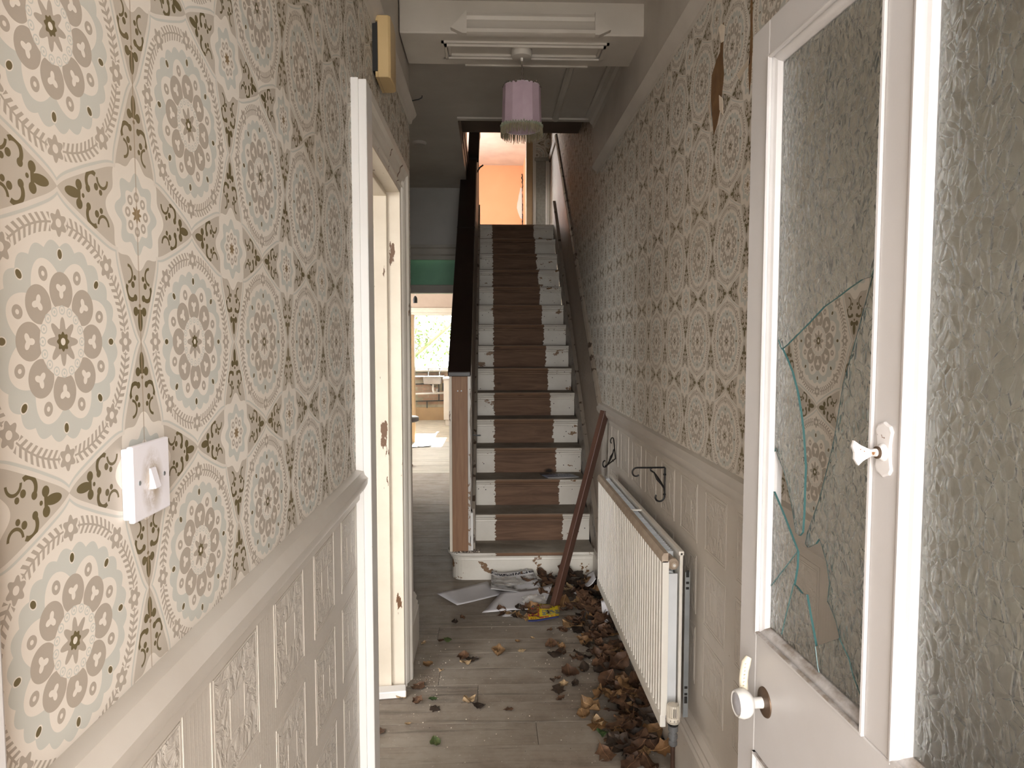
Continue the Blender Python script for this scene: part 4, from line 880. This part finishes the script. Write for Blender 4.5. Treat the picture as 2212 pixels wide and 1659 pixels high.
# ------------------------------------------------------------------ small ceiling things
obj('ceiling_disc', G().lathe([(.055, ZC), (.056, ZC - .012), (.045, ZC - .022), (.001, ZC - .023)], (-.55, 5.58, 0), 28), M_CEIL, None, label='round grey ceiling disc in the passage', cat='ceiling rose', smooth=True)
obj('bent_nail', G().tube([(-.405, 3.735, 2.93), (-.37, 3.73, 2.935), (-.352, 3.73, 2.945), (-.352, 3.73, 2.955)], .003, 6), M_BLACK, None, label='small dark nail sticking out at the end of the picture rail', cat='nail')
ph = thing('pendant_holder', 'bare black lamp holder on a flex beyond the green panel', 'lamp holder', (-.98, 9.2, 2.92))
obj('flex', G().tube([(-.98, 9.2, 2.92), (-.98, 9.2, 2.24)], .004, 6), M_WIRE, ph); obj('holder', G().lathe([(.006, 2.26), (.02, 2.245), (.028, 2.22), (.028, 2.165), (.001, 2.165)], (-.98, 9.2, 0), 14), M_BLACK, ph, smooth=True)
# ------------------------------------------------------------------ kitchen things
sk = thing('sink', 'stainless steel sink with two taps under the kitchen window', 'sink', (-1.15, 14.1, .93))
obj('drainer', bx(-1.62, -.92, 13.86, 14.39, .925, .945), M_STEELS, sk, bevel=.004)
obj('basin', G().loft([[(x, y, z) for x, y in ((-1.15 - w_, 13.89), (-1.15 + w_, 13.89), (-1.15 + w_, 14.30), (-1.15 - w_, 14.30))] for z, w_ in ((.928, .19), (.80, .175), (.785, .16))]), M_STEELS, sk, bevel=.01)
for x in (-1.26, -1.03):
    tp_ = obj('tap', G().lathe([(.022, .945), (.022, .955), (.014, .965), (.013, 1.05), (.017, 1.06), (.017, 1.075), (.001, 1.08)], (x, 14.33, 0), 12), M_CHROME, sk, smooth=True)
    obj('spout', G().tube([(x, 14.33, 1.045), (x + .02, 14.27, 1.06), (x + .03, 14.20, 1.045), (x + .03, 14.19, 1.02)], .010, 8), M_CHROME, tp_, smooth=True)
    obj('tap_head', bx(x - .028, x + .028, 14.32, 14.34, 1.08, 1.10), M_CHROME, tp_, bevel=.005)
obj('waste_trap', G().tube([(-1.15, 14.1, .785), (-1.15, 14.1, .66), (-1.14, 14.1, .62), (-1.10, 14.12, .60), (-1.08, 14.15, .625), (-1.08, 14.2, .66)], .024, 10), M_WASTE, sk, smooth=True)
obj('waste_pipe', G().tube([(-1.60, 14.25, .56), (-.92, 14.25, .585)], .022, 10), M_WASTE, sk, smooth=True)
pp = thing('water_pipes', 'dark pipes running across the bare brick under the sink', 'pipes', (-1.15, 14.33, .5))
for path in ([(-1.62, 14.34, .40), (-.70, 14.34, .42)], [(-1.30, 14.33, .40), (-1.30, 14.33, .26)], [(-1.05, 14.33, .78), (-1.05, 14.33, .42)], [(-1.58, 14.33, .76), (-1.25, 14.33, .77), (-1.12, 14.30, .70)], [(-.96, 14.33, .78), (-.96, 14.33, .62)]): obj('pipe', G().tube(path, .011, 8), M_DKPIPE, pp)
cb = thing('kitchen_cabinet', 'plain white base cabinet beside the sink', 'cabinet', (-.72, 13.8, 0))
obj('carcass', bx(-.885, -.50, 13.35, 13.95, .12, .90), M_WHITEP, cb, bevel=.004); obj('worktop', bx(-.90, -.48, 13.32, 13.97, .90, .94), M_DOORW, cb, bevel=.004); obj('plinth', bx(-.86, -.50, 13.40, 13.95, 0, .12), M_WHITEP, cb)
tb = thing('side_table', 'dark rounded table edge showing past the passage doorway', 'table', (-1.15, 9.0, 0))
obj('tabletop', G().lathe([(.001, .60), (.20, .60), (.215, .61), (.215, .655), (.20, .665), (.001, .665)], (-1.14, 9.0, 0), 36), M_DKTABLE, tb, smooth=True); obj('pedestal', G().lathe([(.13, 0), (.13, .03), (.03, .06), (.025, .60)], (-1.14, 9.0, 0), 16), M_TAN, tb, smooth=True)
lp = [(-1.02 + .11 * math.cos(t * .42), 10.75 + .16 * math.sin(t * .42) + t * .004, .008) for t in range(18)]
obj('cable_loop', G().tube([(-1.35, 10.4, .008), (-1.2, 10.55, .008)] + lp, .006, 6), M_BLACK, None, label='loop of black cable on the pale boards', cat='cable', smooth=True)
# tree outside the kitchen
tr = thing('tree', 'leafy green tree outside the kitchen window', 'tree', (-2.6, 18.5, -.12)); rb = random.Random(21)
obj('trunk', G().tube([(-3.0, 18.5, -.12), (-2.9, 18.5, .4), (-2.3, 18.4, 1.0), (-1.6, 18.3, 1.6), (-.9, 18.3, 2.2), (0, 18.3, 3.0)], [.09, .08, .06, .05, .04, .02], 8), M_BARK, tr, smooth=True)
cl = []
for i in range(9):
    s = Vector((-2.3 + i * .25, 18.35, 1.05 + i * .22)); e = s + Vector((rb.uniform(-.7, .7), rb.uniform(-.4, .4), rb.uniform(.2, .8))); cl += [s.lerp(e, .6), e, Vector((-1.5 + rb.uniform(-.5, .5), 18.3, 1.55 + rb.uniform(-.5, .45)))]
    obj('branch', G().tube([s, s.lerp(e, .5) + Vector((0, 0, .05)), e], [.02, .014, .006], 6), M_BARK, tr)
g = G()
for i in range(900):
    c = rb.choice(cl) + Vector((rb.gauss(0, .30), rb.gauss(0, .25), rb.gauss(0, .22))); s = rb.uniform(.04, .085)
    u_ = Vector((rb.gauss(0, 1), rb.gauss(0, 1), rb.gauss(0, 1))).normalized(); v_ = u_.cross(Vector((rb.gauss(0, 1), rb.gauss(0, 1), rb.gauss(0, 1)))).normalized(); n_ = u_.cross(v_)
    g.add([c - u_ * s, c - v_ * s * .45 + n_ * .006, c + u_ * s, c + v_ * s * .45 + n_ * .006, c], [(0, 1, 4), (1, 2, 4), (2, 3, 4), (3, 0, 4)])
obj('foliage', g, M_LEAFG, tr, kind='stuff')
# ------------------------------------------------------------------ letters, leaflets and leaves on the floor
def sheet(name, pts, mat, label, cat='paper', z=.004, curl=.006, seed=1, n=9, group=None, lift=None, th=.0006):
    # pts: four floor corners (x, y) in order; the paper is a gently waved thin sheet
    rb = random.Random(seed); ph = rb.uniform(0, 6); top = []; P = [Vector((p[0], p[1])) for p in pts]
    for i in range(n):
        for j in range(n):
            u, v = i / (n - 1), j / (n - 1); q = (P[0] * (1 - u) + P[1] * u) * (1 - v) + (P[3] * (1 - u) + P[2] * u) * v
            h = z + curl * (1 + math.sin(u * 4.2 + v * 2.7 + ph)) * .5 + curl * 1.4 * (max(0, abs(u - .5) - .28) + max(0, abs(v - .5) - .28))
            if lift: h += lift[0] * (1 - u) * (1 - v) + lift[1] * u * (1 - v) + lift[2] * u * v + lift[3] * (1 - u) * v
            top.append((q.x, q.y, h))
    m = len(top); V = top + [(x, y, h - th) for x, y, h in top]; F = []
    for i in range(n - 1):
        for j in range(n - 1):
            a = i * n + j; F += [(a, a + 1, a + n + 1, a + n), (m + a, m + a + n, m + a + n + 1, m + a + 1)]
    rim = [i for i in range(n)] + [i * n + n - 1 for i in range(1, n)] + [(n - 1) * n + j for j in range(n - 2, -1, -1)] + [i * n for i in range(n - 2, 0, -1)]
    for a, b in zip(rim, rim[1:] + rim[:1]): F.append((a, m + a, m + b, b))
    me = bpy.data.meshes.new(name); me.from_pydata(V, [], F); me.materials.append(mat)
    uv = me.uv_layers.new(name='UVMap')
    for lp in me.loops:
        vi = lp.vertex_index % m; uv.data[lp.index].uv = ((vi // n) / (n - 1), (vi % n) / (n - 1))
    for p in me.polygons: p.use_smooth = True
    o = bpy.data.objects.new(name, me); link(o); return tag(o, label, cat, group)
def printed(name, kind):
    k = NT(name, .45); U, V, _ = k.sep(k.coord('UV')); M = k.math; v = k.coord('UV')
    if kind == 'news':
        c = (.66, .65, .66)
        pic = k.mix(k.ramp(k.noise(v, 5, 5, .7), .42, .6), (.62, .60, .59), (.10, .085, .075))
        inpic = M('MULTIPLY', M('GREATER_THAN', V, .12), M('LESS_THAN', V, .80)); c = k.mix(M('MULTIPLY', inpic, k.ramp(k.noise(v, 2.3, 2), .45, .52)), c, pic)
        head = M('MULTIPLY', M('GREATER_THAN', V, .86), M('LESS_THAN', V, .94)); c = k.mix(M('MULTIPLY', head, M('GREATER_THAN', k.noise(k.mapv(v, (34, 9, 1)), 1, 2), .47)), c, (.03, .03, .04))
    elif kind == 'yellow':
        c = (.70, .52, .02)
        c = k.mix(M('LESS_THAN', V, .13), c, (.025, .03, .10))
        c = k.mix(M('MULTIPLY', M('LESS_THAN', U, .36), M('MULTIPLY', M('GREATER_THAN', V, .30), M('GREATER_THAN', k.noise(v, 16, 3), .48))), c, (.40, .02, .06))
        c = k.mix(M('MULTIPLY', M('GREATER_THAN', U, .45), M('MULTIPLY', M('LESS_THAN', V, .62), M('MULTIPLY', M('GREATER_THAN', V, .30), M('GREATER_THAN', k.noise(v, 9, 4), .46)))), c, (.20, .21, .16))
        c = k.mix(M('MULTIPLY', M('LESS_THAN', V, .24), M('MULTIPLY', M('GREATER_THAN', V, .15), M('GREATER_THAN', k.noise(k.mapv(v, (22, 8, 1)), 1, 2), .52))), c, (.45, .04, .05))
    else:
        c = k.mix(M('GREATER_THAN', V, .72), (.24, .27, .36), (.03, .03, .04))
        tx = M('MULTIPLY', M('MULTIPLY', M('GREATER_THAN', V, .80), M('LESS_THAN', V, .92)), M('MULTIPLY', M('GREATER_THAN', U, .26), M('LESS_THAN', U, .80)))
        c = k.mix(M('MULTIPLY', tx, M('GREATER_THAN', k.noise(k.mapv(v, (46, 14, 1)), 1, 2), .52)), c, (.55, .55, .58))
        t2 = M('MULTIPLY', M('MULTIPLY', M('GREATER_THAN', V, .38), M('LESS_THAN', V, .60)), M('MULTIPLY', M('GREATER_THAN', U, .38), M('LESS_THAN', U, .84)))
        c = k.mix(M('MULTIPLY', t2, M('GREATER_THAN', k.noise(k.mapv(v, (34, 6, 1)), 1, 2), .5)), c, (.03, .035, .06))
        c = k.mix(M('LESS_THAN', V, .09), c, (.5, .48, .46))
    k.col(c); return k.m
M_NEWS, M_YEL, M_BLU = printed('printed newspaper page', 'news'), printed('yellow printed leaflet', 'yellow'), printed('dark blue booklet cover', 'blue')
sheet('envelope', [(-.345, 4.38), (-.200, 4.185), (.105, 4.36), (-.015, 4.60)], M_PAPER, 'large white envelope lying flat on bare boards beside the newspaper', z=.003, curl=.004, seed=1)
sheet('letter', [(-.045, 4.03), (.325, 4.07), (.420, 4.42), (.080, 4.32)], M_PAPER, 'big white letter sheet half under dead leaves, next to the batten foot', z=.006, curl=.014, seed=2, lift=(0, 0, .03, .01))
sheet('newspaper', [(.010, 4.30), (.345, 4.36), (.30, 4.615), (.015, 4.60)], M_NEWS, 'crumpled printed newspaper page on the heap of post', z=.014, curl=.03, seed=3, n=15, lift=(0, 0, .02, .05))
sheet('envelope', [(.14, 4.60), (.29, 4.58), (.262, 4.630), (.22, 4.637)], M_PAPER, 'small white paper corner poking up against the bottom step', z=.02, curl=.01, seed=4, lift=(0, 0, .05, .05))
sheet('leaflet', [(.225, 3.85), (.405, 3.89), (.435, 4.10), (.235, 4.11)], M_YEL, 'bright yellow leaflet with navy strip lying in the leaves', 'leaflet', z=.028, curl=.008, seed=5)
sheet('paper_scrap', [(.075, 3.99), (.16, 3.96), (.20, 4.02), (.11, 4.06)], M_PAPER, 'torn white paper scrap between the yellow leaflet and the letter', z=.006, curl=.01, seed=6)
sheet('card', [(.655, 3.83), (.690, 3.83), (.700, 3.93), (.660, 3.93)], M_PAPER, 'white card standing in the leaves against the radiator', 'card', z=.03, curl=.006, seed=7, lift=(0, 0, .09, .09))
sheet('paper_scrap', [(.53, 4.20), (.60, 4.17), (.63, 4.24), (.56, 4.27)], M_PAPER, 'small crumpled white ticket on the leaves behind the batten', z=.05, curl=.012, seed=8)
sheet('paper_scrap', [(.62, 4.33), (.69, 4.31), (.70, 4.47), (.63, 4.48)], M_PAPER, 'grey-white paper leaning in the corner of the stairs and radiator', z=.04, curl=.02, seed=9, lift=(0, .05, .06, 0))
zb = 3 * RS + .002; yb3 = Y1 + 2 * GO
bo = sheet('booklet', [(.452, yb3 + .010), (.69, yb3 + .030), (.64, yb3 + .205), (.395, yb3 + .180)], M_BLU, 'dark blue booklet lying on a stair tread', 'booklet', z=zb + .004, curl=.003, seed=10, th=.004)
# crumpled clear film
def lump(name, c, r, label, seed):
    rb = random.Random(seed); bm_ = bmesh.new(); bmesh.ops.create_icosphere(bm_, subdivisions=3, radius=1)
    for v in bm_.verts:
        f = 1 + rb.uniform(-.28, .22); v.co = Vector((v.co.x * r[0] * f, v.co.y * r[1] * f, max(-.6, v.co.z) * r[2] * f + r[2] * .6))
    me = bpy.data.meshes.new(name); bm_.to_mesh(me); bm_.free(); me.materials.append(M_FILM)
    o = bpy.data.objects.new(name, me); link(o); o.location = c; return tag(o, label, 'wrapper')
lump('plastic_wrapper', (.275, 4.15, .022), (.075, .05, .035), 'crumpled clear plastic wrapper on the white letter', 1)
lump('plastic_wrapper', (.12, 4.43, .055), (.10, .07, .018), 'flattened clear plastic bag on top of the newspaper', 2)
# ---- leaves
def leafmat(name, a, b):
    k = NT(name, .65); v = k.coord(); r = k.rnd(); sh = k.shift(v)
    c = k.mix(r, a, b); c = k.mix(k.ramp(k.noise(sh, 26, 5, .65), .35, .7), c, tuple(x * .45 for x in a))
    X, Y, Z = k.sep(v); vein = k.math('LESS_THAN', k.math('ABSOLUTE', Y), .0012); c = k.mix(k.math('MULTIPLY', vein, .6), c, tuple(min(1, x * 1.8) for x in b))
    k.col(c); k.bump(k.noise(sh, 60, 4), .0015); return k.m
M_LB = leafmat('dead brown leaf', (.085, .040, .020), (.165, .085, .043)); M_LO = leafmat('dry orange-tan leaf', (.21, .105, .038), (.30, .18, .085))
M_LD = leafmat('dark rotten leaf', (.030, .018, .011), (.055, .032, .018)); M_LGN = leafmat('fresh green leaf', (.045, .085, .022), (.11, .13, .04)); M_LT = leafmat('pale tan leaf', (.38, .25, .13), (.46, .33, .19))
def leafmesh(seed, lobes, curl):
    rb = random.Random(seed); V = []; F = []; rows = 9; cols = 5; L_ = 1.0
    for i in range(rows):
        t = i / (rows - 1); w = math.sin(PI * min(1, t * .96 + .03)) ** .75 * .40
        if lobes: w *= 1 + .27 * math.cos(t * PI * 5.2 + .5) * (1 if t < .9 else .2)
        w *= rb.uniform(.88, 1.12)
        for j in range(cols):
            s = (j / (cols - 1) - .5) * 2; x = (t - .5) * L_ + (abs(s) ** 2) * (.10 if lobes else -.02); y = s * w
            z = curl * (.55 * (2 * t - 1) ** 2 + .45 * s * s * (1 if seed % 3 else -.6)) + rb.uniform(-.045, .045) + curl * .25 * math.sin(t * 7 + s * 3 + seed)
            V.append((x, y, z))
    for i in range(rows - 1):
        for j in range(cols - 1):
            a = i * cols + j; F.append((a, a + 1, a + cols + 1, a + cols))
    # stalk
    b0 = len(V); mid = V[cols // 2]
    for q in ((-.5, .012, .012), (-.5, -.012, .012), (-.78, .0, .03 + curl * .3)): V.append((q[0], q[1], mid[2] + q[2]))
    F.append((b0, b0 + 1, b0 + 2))
    zmin = min(v[2] for v in V); V = [(x, y, z - zmin) for x, y, z in V]
    return V, F
leafmeshes = {}
def leaf(m, seed, lobes, curl, size):
    key = (m.name, seed)
    if key not in leafmeshes:
        V, F = leafmesh(seed, lobes, curl); me = bpy.data.meshes.new('dead_leaf'); me.from_pydata([(x * .1, y * .1, z * .1) for x, y, z in V], [], F); me.materials.append(m)
        for p in me.polygons: p.use_smooth = True
        leafmeshes[key] = me
    return leafmeshes[key]
def put_leaf(x, y, z, size, m, seed, rz, tilt, label, group, name='dead_leaf'):
    o = bpy.data.objects.new(name, leaf(m, seed, seed % 2 == 0, (.12, .28, .42, .20)[seed % 4], size)); link(o)
    o.location = (x, y, z); o.scale = (size / .1,) * 3; o.rotation_euler = (tilt[0], tilt[1], rz); return tag(o, label, 'leaf', group)
rb = random.Random(33)
def mats_pick(r): return M_LB if r < .56 else (M_LO if r < .74 else (M_LD if r < .95 else M_LT))
LOOK = {M_LB.name: 'mid-brown', M_LO.name: 'orange-tan', M_LD.name: 'dark rotten', M_LT.name: 'pale straw'}
GP = 'dead leaves heaped along the radiator'; N = 0
def heap(n, fx, fy, fz, label, group, smin=.06, smax=.115):
    for _ in range(n):
        x, y = fx(), min(4.585, fy()); z = fz(x, y); m = mats_pick(rb.random()); sd_ = rb.randrange(12)
        put_leaf(x, y, max(.001, z), rb.uniform(smin, smax), m, sd_, rb.uniform(0, 6.28), (rb.uniform(-.45, .45), rb.uniform(-.45, .45)), LOOK[m.name] + (' lobed' if sd_ % 2 == 0 else ' pointed') + label, group)
# heap at the stair foot, round the batten
heap(80, lambda: min(.70, rb.gauss(.555, .10)), lambda: rb.uniform(3.98, 4.62), lambda x, y: rb.uniform(0, .075) * max(.25, 1 - abs(x - .58) / .22), ' leaf in the deep heap round the batten foot', 'dead leaves heaped at the stair foot')
heap(120, lambda: min(.70, .46 + abs(rb.gauss(0, .11)) if rb.random() < .35 else rb.uniform(.55, .705)), lambda: rb.uniform(2.62, 4.0) if rb.random() < .8 else rb.uniform(2.5, 3.2), lambda x, y: rb.uniform(0, .055) * max(.15, (x - .42) / .28), ' leaf in the drift running under the radiator', GP)
heap(15, lambda: rb.uniform(.06, .40), lambda: rb.uniform(3.93, 4.12), lambda x, y: rb.uniform(.004, .03), ' leaf strewn over the white letter and yellow leaflet', 'dead leaves on the letters', .045, .085)
heap(9, lambda: rb.uniform(.25, .45), lambda: rb.uniform(4.45, 4.62), lambda x, y: rb.uniform(.01, .06), ' leaf resting against the bottom step', 'dead leaves against the bottom step', .09, .12)
heap(12, lambda: rb.uniform(.30, .58), lambda: rb.uniform(2.9, 3.85), lambda x, y: .001, ' leaf scattered on bare boards beside the leaf drift', 'scattered dead leaves', .03, .085)
LM = dict(LB=M_LB, LO=M_LO, LD=M_LD, LT=M_LT, LGN=M_LGN)
for i, (x, y, z, s, m, lab) in enumerate([
    (-0.228, 3.690, 0.001, 0.050, 'LGN', 'fresh green leaf beside a brown scrap on the boards'),
    (-0.268, 3.679, 0.001, 0.045, 'LB', 'brown leaf scrap touching the green leaf'),
    (-0.312, 3.391, 0.001, 0.064, 'LO', 'orange-red crumpled leaf near the chipped architrave'),
    (-0.245, 3.344, 0.001, 0.027, 'LT', 'tiny pale tan leaf by the orange-red leaf'),
    (-0.361, 3.659, 0.001, 0.035, 'LT', 'pale leaf fragment at the skirting stub'),
    (-0.338, 3.186, 0.001, 0.078, 'LB', 'folded brown leaf off the end of the white board'),
    (-0.408, 3.095, 0.001, 0.055, 'LT', 'pale bent leaf lying against the white board'),
    (-0.333, 3.035, 0.001, 0.053, 'LB', 'brown curled leaf beside the yellow-green leaf'),
    (-0.263, 3.061, 0.001, 0.042, 'LGN', 'yellow-green mottled leaf lying on a brown one'),
    (-0.242, 2.981, 0.001, 0.053, 'LD', 'dark brown leaf under the yellow-green leaf'),
    (-0.224, 2.718, 0.001, 0.055, 'LGN', 'long narrow grey-green leaf alone on the boards'),
    (-0.097, 3.043, 0.001, 0.058, 'LT', 'thin pale crescent leaf at a board joint'),
    (-0.047, 2.998, 0.001, 0.061, 'LD', 'black rotten leaf smear at a board joint'),
    (0.082, 2.962, 0.001, 0.044, 'LB', 'flat brown leaf stain on the boards'),
    (0.395, 3.270, 0.001, 0.111, 'LB', 'wide flat lobed brown leaf out on the boards'),
    (0.310, 3.222, 0.001, 0.031, 'LD', 'small dark leaf beside the wide lobed leaf'),
    (-0.139, 3.482, 0.001, 0.080, 'LB', 'brown curled leaf in the trio on open boards'),
    (-0.085, 3.454, 0.001, 0.066, 'LD', 'dark papery leaf in the trio on open boards'),
    (-0.124, 3.419, 0.001, 0.060, 'LT', 'pale torn leaf in the trio on open boards'),
    (0.043, 3.502, 0.001, 0.085, 'LO', 'narrow olive-tan leaf lying straight on the boards'),
    (0.155, 3.659, 0.001, 0.035, 'LO', 'small upright rusty leaf on the boards'),
    (0.175, 3.551, 0.001, 0.043, 'LT', 'pale small leaf near the upright rusty one'),
    (0.355, 3.618, 0.001, 0.049, 'LO', 'curled tan leaf at the edge of the drift'),
    (0.389, 3.577, 0.001, 0.049, 'LO', 'bright orange-brown leaf at the edge of the drift'),
    (0.353, 3.497, 0.001, 0.095, 'LD', 'dark flattened leaf by the drift'),
    (0.622, 3.488, 0.030, 0.057, 'LT', 'sharp triangular tan leaf standing on the drift'),
    (0.415, 2.891, 0.001, 0.078, 'LO', 'long flat tan leaf near the radiator valve'),
    (0.475, 2.758, 0.001, 0.049, 'LGN', 'bright green blade of leaf near the radiator valve'),
    (0.580, 2.764, 0.001, 0.139, 'LB', 'huge crumpled brown leaf near the radiator valve'),
    (0.623, 2.906, 0.001, 0.099, 'LB', 'brown leaf leaning behind the huge crumpled one'),
    (0.617, 2.543, 0.001, 0.093, 'LB', 'big brown leaf beside the radiator pipe'),
    (0.528, 2.749, 0.001, 0.063, 'LO', 'small tan leaf touching the huge crumpled one'),
    (-0.354, 2.862, 0.001, 0.031, 'LT', 'pale round leaf in the doorway shadow'),
    (-0.482, 2.817, 0.001, 0.076, 'LB', 'big brown leaf at the foot of the white casing'),
    (-0.158, 3.991, 0.001, 0.043, 'LB', 'small brown leaf in front of the white envelope'),
    (-0.204, 3.925, 0.001, 0.043, 'LD', 'dark twig-like scrap in front of the envelope'),
    (0.482, 3.844, 0.001, 0.141, 'LO', 'large veined tan leaf at the front of the heap'),
    (0.561, 3.873, 0.001, 0.147, 'LB', 'large ribbed brown leaf at the front of the heap'),
    (0.656, 3.903, 0.001, 0.106, 'LO', 'round orange-brown leaf against the radiator foot'),
    (0.520, 4.560, 0.075, 0.124, 'LB', 'broad brown leaf resting up on the bottom step'),
    (0.630, 3.714, 0.001, 0.111, 'LB', 'broad curled brown leaf under the radiator edge'),
    (0.704, 2.960, 0.001, 0.080, 'LD', 'dark leaf under the near end of the radiator'),
    (0.733, 2.709, 0.001, 0.055, 'LD', 'blackened leaf beside the copper pipe'),
    (0.515, 3.601, 0.001, 0.098, 'LO', 'torn ochre leaf in the dust beside the drift'),
    (0.239, 3.698, 0.001, 0.030, 'LT', 'tiny straw leaf in the middle of the boards'),
]):
    put_leaf(x, y, z, s, LM[m], (i * 5 + 3) % 12, rb.uniform(0, 6.28), (rb.uniform(-.12, .12), rb.uniform(-.12, .12)), lab, None)
# crumbs of plaster and grit swept about the boards
rb = random.Random(77); g = G()
for i in range(420):
    q = rb.random()
    if q < .35: x, y = -.30 + rb.gauss(0, .06), 3.25 + rb.gauss(0, .16)
    elif q < .65: x, y = .42 + rb.gauss(0, .10), 3.45 + rb.gauss(0, .30)
    else: x, y = rb.uniform(-.36, .68), rb.uniform(2.3, 4.1)
    if not (-.38 < x < .70): continue
    s = rb.uniform(.0006, .0021); g.box(x - s, x + s * rb.uniform(.6, 1.6), y - s, y + s, .0003, s * rb.uniform(.6, 1.4), rb.choice([0, 0, 1, 2]))
obj('plaster_crumbs', g, [M_JAMB, M_DUST, M_TORNP], None, 'stuff', 'pale plaster crumbs and grit scattered over the floorboards', 'debris')
